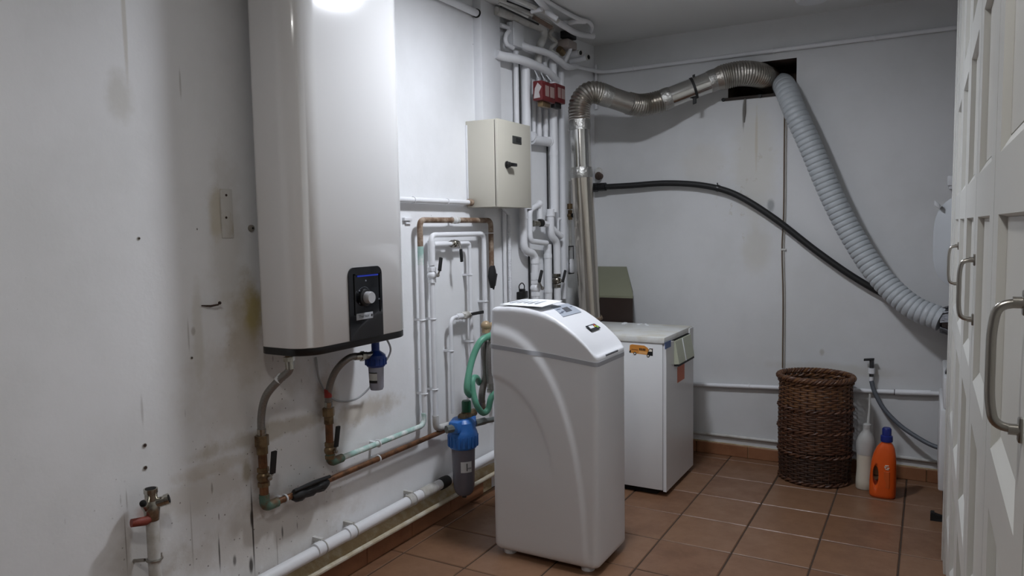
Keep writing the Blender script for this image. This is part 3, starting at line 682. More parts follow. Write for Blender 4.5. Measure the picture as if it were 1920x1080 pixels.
# conduits below the control box
p = vp(945, 396, 640, .02); pipe('flat white conduit dropping from the control box corner', [(p, .011, 0)], 'cable_conduit')
a, c = vp(954, 402, 640, .03)
t = thing('ribbed_conduit', 'ribbed white conduit dropping below the control box', 'conduit', c)
n = int((a.z-c.z)/.006); k = B(); k.tube([(a.x, a.y, a.z-(a.z-c.z)*i/(2*n)) for i in range(2*n+1)], [(.0125 if i % 2 else .010) for i in range(2*n+1)], 12); obj('ribbed_tube', k, PIPEW, t)
obj('cable', B().tube(smooth([LW(940, 386, .05), LW(947, 395, .04), a], 6), .008, 10), WPLA, t)
# upright pipes of the bundle
a, c = vp(967, 96, 232, .035); t = pipe('thin white upright pipe left in the bundle above the control box', [([a, c], .0155, 0)])
a, c = vp(985, 112, 262, .05); t = pipe('thick white upright pipe rising from behind the control box', [([a, at(a, 392)], .028, 0)])
VA = a
t = pipe('white pipe stepping sideways below the control box, with black lever valve', [([LW(981, 388, .05), at(LW(981, 388, .05), 470), LW(1003, 476, .05), at(LW(1003, 476, .05), 640)], .024, .05)])
q = at(LW(1003, 476, .05), 540); valve(t, q, UP, .022, [PX(1011, 529, q.x+.05), PX(1016, 507, q.x+.05)], bodymat=PIPEW, lw=.008)
collars(t, [at(LW(981, 388, .05), 404), at(LW(1003, 476, .05), 488), at(LW(1003, 476, .05), 518)], UP, .0275)
a, c = vp(1009, 92, 262, .035); t = pipe('slim white upright pipe passing behind the red relay boxes, left', [([a, c], .0155, 0)]); M1 = c; collars(t, [at(a, 247)], UP, .018)
a, c = vp(1021, 104, 262, .035); t = pipe('slim white upright pipe passing behind the red relay boxes, middle', [([a, c], .0165, 0)]); collars(t, [at(a, 240)], UP, .019)
m0, m1 = LW(997, 256, .045), LW(1030, 266, .045)
t = pipe('short thick white header pipe joining the slim uprights above the bundle', [([at(LW(997, 256, .045), 262), m1], .028, 0)]); collars(t, [m0, m1], (0, 1, 0), .031, .012)
a, c = vp(1036, 112, 406, .06); t = pipe('long thick white upright pipe in the middle of the bundle', [([a, at(a, 398)], .026, 0), ([LW(1032, 392, .06), at(LW(1032, 392, .06), 442), LW(1044, 453, .06), at(LW(1044, 453, .06), 640)], .024, .05, 'lower_bend')])
collars(t, [at(a, v) for v in (210, 288)]+[at(LW(1032, 392, .06), 402)], UP, .029, .012)
g = at(LW(1043, 452, .06), 526); valve(t, g, UP, .02, [PX(1055, 529, g.x+.05), PX(1060, 507, g.x+.05)], bodymat=CHROME, lw=.008)
a, c = vp(1052, 118, 400, .035); t = pipe('white upright pipe at the right edge of the bundle, close to the flue', [([a, at(a, 560)], .021, 0)])
a, c = vp(1000, 150, 262, .03); t = pipe('slim white upright pipe just right of the thick one above the control box', [([a, c], .0125, 0)])
for u, v0, v1, lab in ((972.5, 118, 234, 'thin dark line added as the gap left of the thick upright pipe'), (1026, 268, 410, 'thin dark line added as the gap along the left of the long thick pipe'), (1036, 425, 560, 'thin dark line added as the gap between the lower pipes of the bundle'), (992, 480, 560, 'thin dark line added as the gap left of the lower lever valve')):
    a, c = vp(u, v0, v1, .012); tag(obj('dark_gap_line', B().tube([a, c], .0055, 8), BLKR), lab, 'cable')  # black tubes added to draw the dark gaps beside the pipes
a, c = vp(1027, 458, 640, .04); t = pipe('white pipe standing behind the lever valves, lower right of the bundle', [([a, c], .024, 0)]); collars(t, [at(a, 480), at(a, 545)], UP, .027, .012)
# looped elbows under the control box
p0 = LW(1010, 384, .05); p1 = LW(993, 394, .06); p2 = at(p1, 452); p3 = LW(1025, 456, .06)
t = pipe('white pipe bent like a bracket among the bundle fittings', [([p0, p1, p2, p3], .017, .035)]); collars(t, [p0], (0, .8, .5), .022, .02)
q0 = LW(1012, 392, .05); t = pipe('stubby white pipe with grey union nuts in the bundle', [([at(q0, 384), at(q0, 424)], .02, 0)])
k = B(); pp = LW(1000, 419, .07); k.tube([pp, LW(1010, 419, .07)], .019, 8); obj('union_nut', k, CHROME, t); k = B(); k.tube([LW(1011, 418, .07), LW(1016, 418, .07)], .024, 12); obj('black_ring', k, BLKR, t); k = B(); k.tube([LW(1017, 419, .07), LW(1026, 421, .07)], .02, 8); obj('union_nut', k, PIPEW, t)
q0 = LW(1040, 436, .06); t = pipe('tilted white pipe stub with cut end right of the bundle', [([LW(1036, 428, .06), LW(1053, 444, .07)], .018, 0)])
u0 = LW(1046, 410, .03); u1 = LW(1060, 411, .03); pipe('thin white pipe bent over at the top beside the flue', [([at(u0, 520), u0, u1, at(u1, 525)], .009, .025)])
# fittings behind the flue
p = LW(1069, 398, .05); t = thing('gas_valve', 'small dirty valve on a vertical pipe just left of the flue', 'valve', p)
obj('stem_pipe', B().tube([at(p, 340), at(p, 470)], .008, 10), PIPED, t)
k = B(); k.tube([at(p, 382), at(p, 392)], .02, 8); k.tube([at(p, 394), at(p, 412)], .015, 10); k.ball(at(p, 404), .02); obj('body', k, BRASS, t); obj('knob', B().cyl(at(p, 404)+Vector((.01, 0, 0)), at(p, 404)+Vector((.04, -.01, 0)), .014), BLK, t)
p = LW(1071, 486, .06); t = thing('pressure_vessel', 'small white canister in a wire frame left of the flue foot', 'canister', at(p, 512))
obj('canister', B().lathe([(.001, at(p, 512).z), (.02, at(p, 511).z), (.028, at(p, 506).z), (.028, at(p, 494).z), (.016, at(p, 486).z), (.001, at(p, 485).z)], (p.x, p.y, 0), seg=18), PIPEW, t)
k = B(); 
for s in (-1, 1): k.tube([(p.x, p.y+s*.034, at(p, 462).z), (p.x, p.y+s*.034, at(p, 512).z)], .003, 6)
k.tube([(p.x, p.y-.036, at(p, 462).z), (p.x, p.y+.036, at(p, 462).z)], .004, 6); k.tube([(p.x, p.y-.036, at(p, 494).z), (p.x, p.y+.036, at(p, 494).z)], .003, 6); k.tube([(p.x, p.y-.036, at(p, 512).z), (p.x, p.y+.036, at(p, 512).z)], .006, 6)
obj('wire_frame', k, BLKR, t)

# ---- pipes and cables under the ceiling
def lwpath(*a): return [LW(u, v, o) for u, v, o in a]
def clpath(*a): return [PZ(u, v, CH-o) for u, v, o in a]      # at a distance o below the ceiling
t = pipe('thick grey-white pipe under the ceiling elbowing down into the bundle', [(lwpath((930, 20, .06), (1018, 53, .08), (1021, 66, .08), (1010, 90, .06), (1009, 122, .05)), .023, .05)], mat=PIPED)
t = thing('junction_box', 'white plastic junction box high on the pipe bundle', 'junction box', LW(974, 87, .05))
a = LW(964, 62, .085); c = LW(986, 66, .085); zt_, zb_ = LW(975, 43, .085).z, LW(975, 87, .085).z
obj('box', B().box((a.x-.05, a.y, zb_), (a.x-.01, c.y, zt_), .006), WPLA, t); obj('lid', B().box((a.x-.011, a.y-.003, zb_-.002), (a.x, c.y+.003, zt_+.002), .004), WPLA, t)
pipe('small white pipe loop beside the junction box', [(lwpath((938, 47, .04), (960, 54, .05)), .013, 0), (lwpath((955, 58, .07), (948, 66, .07), (948, 82, .07), (962, 90, .07)), .013, .03)])
pipe('white corrugation-free hose curving down towards the red relay boxes', [(smooth(lwpath((930, 101, .05), (941, 105, .06), (982, 114, .09), (1022, 132, .09), (1043, 151, .07)), 8), .025, 0)], 'white_hose')
pipe('white hose crossing the bundle from the junction box to the corner', [(smooth(lwpath((978, 84, .06), (992, 90, .09), (1027, 100, .11), (1049, 114, .11), (1063, 125, .09), (1080, 124, .05)), 8), .020, 0)], 'white_hose')
pipe('long white hose sweeping down from the ceiling to the corner', [(smooth(clpath((985, -30, .03), (1010, 0, .03), (1027, 20, .04), (1043, 39, .055), (1063, 52, .06), (1084, 63, .06), (1112, 68, .05)), 8), .0185, 0)], 'white_hose')
pipe('white cable bundle looping under the ceiling in the corner', [(smooth(clpath((1000, -14, .016), (1027, 3, .016), (1055, 20, .018), (1084, 35, .02), (1103, 41, .025), (1110, 50, .03), (1107, 62, .035)), 8), .012, 0), (smooth(clpath((1047, 44, .03), (1062, 44, .03), (1080, 40, .028), (1098, 40, .025)), 6), .016, 0)], 'white_hose')
pipe('white hose highest against the ceiling', [(smooth(clpath((950, -16, .018), (986, 0, .018), (1010, 12, .022), (1030, 26, .07), (1045, 36, .10)), 8), .014, 0)], 'white_hose')
for k_, (P_, r, mt) in enumerate((
    (clpath((935, -2, .015), (990, 24, .05), (1030, 46, .09)), .011, PIPED), (clpath((935, 6, .03), (990, 32, .08)), .008, PIPED), (clpath((960, -6, .03), (1012, 18, .05), (1046, 40, .08)), .013, PIPED),
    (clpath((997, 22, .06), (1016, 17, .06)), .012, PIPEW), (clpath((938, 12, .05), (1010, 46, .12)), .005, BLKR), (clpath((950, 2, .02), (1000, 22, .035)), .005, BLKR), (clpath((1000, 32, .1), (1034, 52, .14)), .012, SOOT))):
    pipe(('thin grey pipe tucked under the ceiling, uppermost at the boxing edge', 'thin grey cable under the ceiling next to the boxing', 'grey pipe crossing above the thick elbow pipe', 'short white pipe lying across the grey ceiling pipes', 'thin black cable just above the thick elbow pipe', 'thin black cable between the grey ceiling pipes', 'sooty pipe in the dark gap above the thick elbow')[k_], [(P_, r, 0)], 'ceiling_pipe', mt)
t = thing('pump_valve', 'dusty beige motor valve with black cap in the upper corner', 'valve', LW(1055, 90, .05))
a = LW(1044, 82, .05); c = LW(1066, 84, .05); obj('housing', B().box((a.x, a.y, zat(a.x, a.y, 90)), (a.x+.08, c.y, zat(a.x, a.y, 74)), .012), M('beige_dusty', 'a79c96', .7), t)
a = LW(1050, 64, .05); c = LW(1066, 66, .05); obj('cap', B().box((a.x, a.y, zat(a.x, a.y, 72)), (a.x+.07, c.y, zat(a.x, a.y, 58)), .006), BLKR, t)
obj('pipe', B().tube(lwpath((1072, 78, .1), (1069, 94, .1), (1058, 118, .08)), .013, 12), PIPEW, t)
obj('tangle', B().tube(smooth(lwpath((1025, 40, .06), (1036, 52, .07), (1030, 66, .06), (1042, 80, .07), (1032, 92, .06), (1046, 104, .05)), 6), .014, 10), PIPED, t)
obj('brass_union', B().tube(lwpath((1048, 92, .07), (1056, 100, .07)), .022, 8), BRASS, t)
for (u, v, u2, v2_, lab) in ((1064, 102, 1089, 99, 'short cut pipe stub with dark open end, upper of two in the corner'), (1070, 115, 1103, 107, 'short cut pipe stub with dark open end, lower of two in the corner')):
    a = LW(u, v, .04); c = Vector((a.x+(u2-u)*.0042, a.y-.03, zat(a.x+(u2-u)*.0042, a.y-.03, v2_))); d = (c-a).normalized(); t = thing('pipe_stub', lab, 'pipe', a)
    obj('tube', B().tube([a, c], .017, 14), PIPEW, t); obj('open_end', B().tube([c-d*.002, c+d*.0015], .0135, 14), GAP, t); obj('rim', B().tube([c-d*.01, c], .019, 14), PIPED, t)
# red relay boxes
RED = M('dark_red_plastic', '641c1f', .45, var=(12, .08))
for k_, (u0_, u1_) in enumerate(((1017, 1041.5), (1042, 1060.5))):
    a, c = PX(u0_, 168, -1.965), PX(u1_, 174, -1.965)
    za, zb_ = zat(a.x, a.y, 150 if k_ == 0 else 155), zat(a.x, a.y, 187 if k_ == 0 else 190)
    t = thing('relay_box', ('dark red relay box with torn white label, left of two on the pipes', 'dark red relay box with two pale label fields, right of two on the pipes')[k_], 'relay box', (a.x-.05, (a.y+c.y)/2, zb_), 'red relay boxes')
    obj('housing', B().box((a.x-.062, a.y, zb_), (a.x, c.y-.004, za), .004), RED, t)
    L = c.y-.004-a.y
    for f in ((.22, .50), (.60, .92)): obj('label', B().box((a.x-.001, a.y+L*f[0], zb_+(za-zb_)*.25), (a.x+.0015, a.y+L*f[1], zb_+(za-zb_)*.8)), M('faded_label', '98827d', .6), t)
    if k_ == 0:
        obj('torn_label', B().prism([(.004, .012), (.045, .015), (.038, .045), (.055, .075), (.03, .10), (.012, .07)], (a.x-.06, a.y-.0015, zb_), XA, UP, YA, .002), M('torn_paper', 'b9b2b2', .8), t)
        obj('wire', B().tube(lwpath((1002, 131, .08), (1010, 148, .12)), .004, 6), WPLA, t); obj('wire', B().tube(lwpath((1013, 134, .08), (1021, 150, .12)), .004, 6), WPLA, t)
    else: obj('wire', B().tube(lwpath((1022, 138, .08), (1034, 153, .13)), .004, 6), WPLA, t)
    q = B().box((a.x-.05, a.y+L*.2, zb_-.03), (a.x-.015, a.y+L*.8, zb_+.002), .004); obj('terminal_block', q, BLKR if k_ else BRASS, t)

# ================================================================ BACK WALL: cables, pipes
a0, a1 = BW(1120, 137, .02), BW(1797, 51, .02)
z_ = .5*(a0.z+a1.z)
t = thing('wall_pipe', 'white pipe running across the back wall below the ceiling', 'pipe', (-1, BY-.02, z_))
obj('run', B().tube([LW(1080, 124, .05), (-2.0, BY-.03, a0.z+.004), (-1.9, BY-.02, z_), (.7, BY-.02, z_)], .013, 12, fil=.06), PIPEW, t)
for u, v in ((1188, 128), (1450, 96), (1640, 70)):
    p = BW(u, v, .02); k = B(); k.ring((p.x, p.y, z_), XA, .0145, .003, 16, 6); k.obox((p.x, BY-.008, z_), (XA, YA, UP), (.008, .008, .012)); obj('pipe_clip', k, PIPEW, t)
p = BW(1081, 126, .02); tag(obj('cable_conduit', B().tube([(-2.03, BY-.015, zat(-2.03, BY-.015, 122)), (-2.03, BY-.015, zat(-2.03, BY-.015, 205))], .010, 10), PIPEW), 'short white conduit dropping in the corner behind the flue elbow', 'conduit')
t = thing('low_wall_pipe', 'white pipe crossing the back wall at knee height behind the basket', 'pipe', (-.6, BY-.02, .48))
la, lb_ = BW(1308, 721, .02), BW(1760, 738, .02)
obj('run', B().tube([(-1.95, BY-.022, la.z-.03), (la.x, BY-.022, la.z), (lb_.x, BY-.022, lb_.z), (.7, BY-.022, lb_.z+.02)], .0135, 12), PIPEW, t)
p = BW(1678, 735, .02); q_ = BW(1745, 737, .02); obj('sleeve', B().tube([(p.x, BY-.022, p.z), (q_.x, BY-.022, q_.z)], .0165, 12), PIPEW, t); obj('crack_ring', B().tube([(p.x-.004, BY-.022, p.z), (p.x, BY-.022, p.z)], .0168, 12), BLKR, t)
obj('clip', B().ring((BW(1405, 722, .02).x, BY-.022, BW(1405, 724, .02).z), XA, .015, .003, 14, 6), PIPEW, t)
p = BW(1310, 812, .02); q_ = BW(1460, 829, .02)
tag(obj('thin_wall_pipe', B().tube([(-1.95, BY-.012, p.z), (p.x, BY-.012, p.z), (q_.x, BY-.012, q_.z), (.7, BY-.012, q_.z-.01)], .010, 10), PIPED), 'thin painted pipe just above the skirting of the back wall', 'pipe')
t = thing('wall_cable', 'pair of thin cables hanging straight down the back wall below the vent opening', 'cable', BW(1468, 690, .01))
a = BW(1471, 190, .008); c = BW(1467, 690, .008)
P = [a, BW(1470, 300, .008), BW(1469, 400, .008), BW(1466, 468, .008), BW(1468, 560, .008), c]
obj('strand', B().tube(smooth(P, 6), .0035, 6), M('grey_brown_cable', '6b5a48', .7), t); obj('strand', B().tube(smooth([p+Vector((.011, 0, 0)) for p in P], 6), .003, 6), M('pale_cable', 'b7b2a8', .7), t)
p = BW(1469, 468, .006); obj('saddle', B().obox(p, (XA, YA, UP), (.016, .006, .006), .002), PIPED, t)
# threaded sheet edge of the vent opening
t = thing('vent_frame', 'dark rusty metal edge with screws under the vent opening', 'frame', (-1, BY-.005, hz0))
k = B().box((hx0-.03, BY-.006, hz0-.012), (hx1-.07, BY+.02, hz0+.006)); obj('ledge', k, M('rusty_iron', '3b322c', .7, .3, var=(20, .3)), t)
for x in (hx0-.028, -.94, hx1-.085): obj('screw', B().cyl((x, BY-.014, hz0-.003), (x, BY, hz0-.003), .011, seg=10), BLKR, t)
tag(obj('drip_rod', B().tube([(-1.03, BY-.006, hz0-.01), (-1.032, BY-.008, hz0-.09), (-1.035, BY-.006, hz0-.155)], [.006, .009, .003], 8), M('dried_drip', '77746e', .8)), 'grey dried drip hanging below the vent opening', 'drip')

# ================================================================ BLACK HOSE ON THE BACK WALL
pts = [(1122, 351, .07), (1180, 348, .06), (1250, 343.5, .05), (1320, 348, .05), (1380, 365, .05), (1450, 408, .05), (1530, 470, .05), (1600, 519, .05), (1665, 556, .05), (1740, 590, .06), (1800, 610, .08)]
t = thing('black_hose', 'black rubber hose curving across the back wall from beside the flue', 'hose', BW(1122, 351, .07))
obj('tube', B().tube(smooth([BW(*p) for p in pts], 8), .0195, 14), BLKR, t)
a, c = BW(1116, 351.5, .07), BW(1136, 350, .07); obj('end_sleeve', B().tube([a, c], .028, 16), BLK, t); obj('end_nut', B().tube([a-XA*.02, a+XA*.02], .031, 8), BLK, t)
p = BW(1346, 353, .05); d = (BW(1360, 358, .05)-p).normalized(); k = B(); k.tube([p-d*.008, p+d*.008], .0225, 14); k.tube([p, p+Vector((-.004, 0, .035))], .004, 6); obj('clamp', k, BLK, t)
p = BW(1122, 330, .04); t = thing('old_pipe_end', 'broken black pipe end in the wall beside the flue', 'pipe end', p)
k = B(); k.ball(p, .024, sc=(1, 1.2, 1.2)); k.cyl(p, p+Vector((0, .04, 0)), .02); obj('plug', k, SOOT, t); obj('plaster_lump', B().ball(BW(1122, 322, .008), .03, sc=(1, .4, 1)), PIPED, t)

# ================================================================ FLUE
def foil(): return M('crumpled_foil', 'b9b8b4', .3, 1., var=(40, .1), bump=(70, .9, .006))
SS = M('stainless_flue', 'c6bfb5', .2, 1., var=(3, .06), stretch=(30, 30, .6), bump=(4, .12, .004))
SS2 = M('bright_flue', 'd2d1cd', .16, 1., var=(5, .08), bump=(9, .15, .004))
FLEX = M('flexible_metal', 'b9b4ac', .3, 1., var=(20, .12), bump=(90, .3, .002))
FY = 4.22
f0 = PY(1107, 600, FY); f1 = PY(1090, 325, FY); f2 = PY(1087, 232, FY); f3 = PY(1086, 208, FY)
t = thing('flue_duct', 'silver metal flue rising from the boiler and snaking to the vent opening', 'flue duct', f0)
obj('lower_pipe', B().tube([f0-(f1-f0).normalized()*.022, f1], .0665, 36), SS, t)
obj('upper_pipe', B().tube([f1, f2], .063, 36), SS2, t)
d = (f2-f1).normalized(); obj('foil_joint', B().tube([f1-d*.03, f1-d*.012, f1+d*.012, f1+d*.035], [.067, .071, .069, .0655], 36), foil(), t)
obj('foil_joint', B().tube([f2-d*.04, f2-d*.01, f2+d*.04], [.064, .067, .064], 36), foil(), t)
def corr(P, r, pitch, amp):
    P = resample(smooth(P, 12), pitch/2); return P, [r+(amp if i % 2 else -amp) for i in range(len(P))]
Y = [4.24, 4.27, 4.32]
e0 = f2+d*.02; El = [e0, PY(1086, 205, 4.22), PY(1090, 188, 4.23), PY(1101, 176, 4.25), PY(1114, 173, 4.28), PY(1130, 177, 4.32)]
P, R_ = corr(El, .066, .016, .0026); obj('ribbed_elbow', B().tube(P, R_, 32), FLEX, t)
s0, s1 = PY(1126, 176, 4.31), PY(1182, 195, 4.44); obj('wrapped_section', B().tube([s0, s1], .064, 32), M('dull_tape_wrap', 'aba7a1', .38, .9, var=(10, .15), bump=(25, .4, .004)), t)
obj('foil_joint', B().tube([s0+(s1-s0)*x for x in (0, .1, .25, .35)], [.066, .0685, .067, .065], 32), foil(), t)
B_ = [PY(1176, 193, 4.43), PY(1195, 197, 4.48), PY(1212, 196, 4.52), PY(1230, 192, 4.55), PY(1248, 187, 4.58)]
P, R_ = corr(B_, .066, .016, .004); obj('ribbed_bend', B().tube(P, R_, 32), FLEX, t)
s2, s3 = PY(1243, 188, 4.57), PY(1335, 152, 4.67); obj('straight_section', B().tube([s2+(s3-s2)*.12, s3], .064, 32), SS2, t)
obj('foil_joint', B().tube([s2+(s3-s2)*x for x in (-.02, .05, .12, .17)], [.066, .069, .069, .0655], 32), foil(), t)
obj('foil_joint', B().tube([s3+(s3-s2)*x for x in (-.06, 0, .08, .12)], [.066, .069, .068, .065], 32), foil(), t)
p = s2+(s3-s2)*.63; dd = (s3-s2).normalized(); k = B(); k.tube([p-dd*.008, p+dd*.008], .0675, 32); k.obox(p+Vector((.012, -.02, -.08)), (dd, UP, dd.cross(UP)), (.012, .02, .008), .003); k.obox(p+Vector((0, 0, .07)), (dd, UP, dd.cross(UP)), (.008, .012, .008)); obj('clamp', k, BLKR, t)
Gp = [PY(1338, 151, 4.67), PY(1362, 143, 4.70), PY(1388, 138, 4.73), PY(1412, 139, 4.78), PY(1432, 144, 4.86), PY(1444, 150, 4.97), PY(1448, 152, 5.1)]
P, R_ = corr(Gp, .075, .014, .0025); R_ = [min(r, .062+i*.002) for i, r in enumerate(R_)]; obj('ribbed_end', B().tube(P, R_, 32), M('crumpled_flex', 'b5b0a8', .3, 1., var=(25, .12), bump=(55, .7, .006)), t)
k = B(); 
for i in range(7): a = i*.9; k.ball(f0+Vector((.066*cos(a), .066*sin(a), .012)), .012+.006*(i % 3))
k.ring(f0+UP*.01, UP, .068, .010, 28, 8); obj('burnt_sealant', k, M('burnt_cement', '7a6a58', .9, var=(40, .3), col2='4a3a2c', bump=(60, .8)), t)
# ================================================================ DRYER DUCT
D_ = [PY(1462, 158, 5.05), PY(1468, 158, 4.92), PY(1474, 168, 4.78), PY(1490, 208, 4.72), PY(1519, 272, 4.71), PY(1560, 368, 4.71), PY(1600, 445, 4.70), PY(1648, 517, 4.66), PY(1706, 572, 4.60), PY(1768, 600, 4.55)]
t = thing('dryer_duct', 'light grey ribbed flexible duct sagging from the vent opening to the dryer', 'flexible duct', D_[-1])
P = resample(smooth(D_, 14), .0052); R_ = [.065+(.0002, .0008, .0010, .0008, .0002, -.0055)[i % 6] for i in range(len(P))]; obj('ribbed_hose', B().tube(P, R_, 32), M('grey_vinyl_duct', 'b4b9bd', .45, var=(8, .05), bump=(70, .35, .003)), t, 60)
n = len(P)
obj('wire_spiral', B().tube([P[min(n-1, int(i/10))]*(1-(i/10) % 1)+P[min(n-1, int(i/10)+1)]*((i/10) % 1)+Vector((0, 0, 0)) for i in range(2)], .001, 4), FLEX, t) if 0 else None
e = D_[-1]; k = B()
for i in range(9):
    a = i*2*pi/9; k.obox(e+Vector((.012+.01*(i % 2), .064*cos(a)*.9, .064*sin(a)*1.05)), (Vector((1, .3*cos(a), .4*sin(a))), Vector((0, -sin(a), cos(a))), Vector((0, cos(a), sin(a)))), (.028, .03, .004))
obj('foil_collar', k, M('dark_foil', '6f7074', .35, .9, var=(40, .3), bump=(60, .9, .006)), t)

# ================================================================ HOOD BEHIND THE BOILER
a = PY(1187, 556, 4.47); zb_ = .905
t = thing('metal_hood', 'olive and dark brown metal casing behind the boiler, right of the flue', 'casing', (-1.75, 4.62, .86))
y0 = 4.47; y1 = BY-.004; far = PY(1175, 500, y1); zn = a.z; zf = far.z; fb_ = PY(1187, 556, y1)
lx = -2.0
b = B().prism([(lx, y0), (a.x, y0), (fb_.x, y1), (-2.05, y1)], (0, 0, zn-.012), XA, YA, UP, .011)
b.add([(lx, y0, zn), (a.x, y0, zn), (far.x, y1, zf), (-2.05, y1, zf), (fb_.x, y1, zn), (-2.05, y1, zn)], [(0, 1, 2, 3), (1, 4, 2), (0, 3, 5), (2, 4, 5, 3), (0, 5, 4, 1)])
obj('sloping_cover', b, M('olive_paint', '7c7d68', .5, var=(5, .06)), t, 20)
obj('front_casing', B().prism([(lx, y0+.003), (a.x-.003, y0+.003), (fb_.x-.003, y1), (-2.05, y1)], (0, 0, .70), XA, YA, UP, zn-.013-.70), M('dark_brown_paint', '2e211b', .45, var=(8, .15)), t)

# ================================================================ BOILER
X1, X0, Y0, Y1, ZT = -1.245, -1.955, 3.905, 4.445, .895
t = thing('boiler', 'white floor-standing boiler cabinet with stickers behind the water softener', 'boiler', (-1.6, 4.17, 0))
obj('body', B().box((X0, Y0, .035), (X1-.02, Y1, ZT-.034), .003), ENAM2, t)
obj('plinth', B().box((X0+.03, Y0+.03, 0), (X1-.06, Y1-.03, .036)), GAP, t)
obj('top_cover', B().box((X0-.003, Y0-.006, ZT-.033), (X1-.008, Y1+.004, ZT), .004), M('flaking_white_top', 'd3d4d2', .5, var=(7, .1), col2='c6c3b8', bump=(25, .3, .003)), t)
k = B()
for i in range(6): k.ball((-1.70+random.random()*.2, 4.36+random.random()*.06, ZT), .006+.006*random.random(), 8, (1.6, 1.3, .5))
o = obj('paint_flakes', k, WPLA, t); o['kind'] = 'stuff'
# front door, with the slanted control flap cut in
dx = X1-.018
fy0, fy1 = PX(1264, 660, X1).y, PX(1293, 640, X1).y; fzb = PX(1275, 678, X1).z; ztop = ZT-.036
ya0, ya1 = Y0+.004, Y1-.002
k = B().prism([(ya0, .028), (ya1, .028), (ya1, ztop+.03), (fy1+.004, ztop+.03), (fy1+.004, fzb-.004), (fy0-.002, fzb-.004), (fy0-.002, ztop), (ya0, ztop)], (dx, 0, 0), YA, UP, XA, X1-dx)
door = obj('front_door', k, ENAM2, t)
obj('edge_seam', B().box((dx-.004, Y0+.006, .035), (dx+.001, Y1-.004, ztop)), GAP, t)
FLAP = M('greenish_grey_flap', 'b4b8a4', .45, var=(6, .05))
b = B().add([(dx, fy0, ztop), (dx, fy1, ztop), (X1+.006, fy0, ztop-.004), (X1+.006, fy1, ztop-.004), (X1+.030, fy0, fzb+.006), (X1+.030, fy1, fzb+.006), (dx, fy0, fzb), (dx, fy1, fzb)], [(0, 1, 3, 2), (2, 3, 5, 4), (4, 5, 7, 6), (6, 7, 1, 0), (0, 2, 4, 6), (1, 7, 5, 3)])
fl = obj('control_flap', b, FLAP, t, 20)
dslope = Vector((.024, 0, fzb+.010-ztop)).normalized(); nrm = Vector((-dslope.z, 0, dslope.x)); L = (Vector((X1+.030, 0, fzb+.006))-Vector((X1+.006, 0, ztop-.004))).length
for f, wv in ((.44, .003),): obj('ridge', B().obox(Vector((X1+.006, fy0+(fy1-fy0)*f, ztop-.004))+dslope*L*.5, (dslope, YA, nrm), (L*.5, .006, .003), .001), WPLA, fl)
obj('flap_lip', B().box((X1, fy0, fzb-.008), (X1+.028, fy1, fzb+.003)), BLKR, fl)
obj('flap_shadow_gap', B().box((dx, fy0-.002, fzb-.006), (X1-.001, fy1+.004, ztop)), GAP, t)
# stickers
p0, p1 = PX(1247, 655, X1), PX(1257, 638, X1)
obj('blue_sticker', B().box((X1-.001, p0.y, p0.z), (X1+.0012, p1.y+.006, p1.z)), M('blue_sticker', '3a5a94', .4), t)
p0, p1 = PX(1270, 718, X1), PX(1283, 678, X1)
obj('orange_label', B().box((X1-.001, p0.y, p0.z), (X1+.0015, p1.y, p1.z-.01)), M('orange_red_label', 'c45a20', .45), t)
ys = Y0-.0005
def sp(u, v): p = PY(u, v, Y0); return (p.x, p.z)
def sticker(polypx, mat, nm, par, d):
    poly = [sp(*q) for q in polypx]; return obj(nm, B().prism(poly, (0, Y0+.0005, 0), XA, UP, -YA, d), mat, par)
OR = M('sticker_orange', 'd08a3a', .4, var=(30, .1)); OR2 = M('sticker_pale_orange', 'e0a868', .4); WH = M('sticker_white', 'e6dfd2', .4)
tr = sticker([(1180, 659), (1181, 647), (1185, 645.5), (1208, 648), (1214, 652), (1217, 656), (1224, 653), (1224, 667), (1180, 661)], OR, 'truck_sticker', t, .0010); tr['label'] = 'orange tanker truck sticker'
sticker([(1216, 657), (1218, 653), (1224, 654), (1224, 667.5), (1213, 666)], BLK, 'cab', tr, .0016)
sticker([(1217, 657), (1218.5, 654.5), (1222.5, 655.5), (1222.5, 659.5), (1216, 659)], WH, 'window', tr, .0019)
sticker([(1198, 658), (1213, 660), (1213, 664.5), (1197, 662.5)], OR2, 'side_stripe', tr, .0015); sticker([(1180, 658), (1183, 656), (1183, 661.5), (1180, 661)], BLK, 'bumper', tr, .0015)
for i in range(4): sticker([(1199+i*3, 652.5+i*.35), (1201+i*3, 652.7+i*.35), (1201+i*3, 657+i*.35), (1199+i*3, 656.8+i*.35)], BLK, 'print_mark', tr, .0014)
sticker([(1184, 654), (1196, 655.5), (1196, 657), (1184, 655.5)], M('sticker_brown', '8a4f22', .4), 'print_mark', tr, .0014)
for u, v in ((1190.5, 662.5), (1215.5, 667)):
    x, z = sp(u, v); wl = obj('wheel', B().cyl((x, Y0, z), (x, Y0-.002, z), .0085, seg=18), BLK, tr); obj('hub', B().cyl((x, Y0, z), (x, Y0-.0026, z), .0045, seg=14), WH, tr)

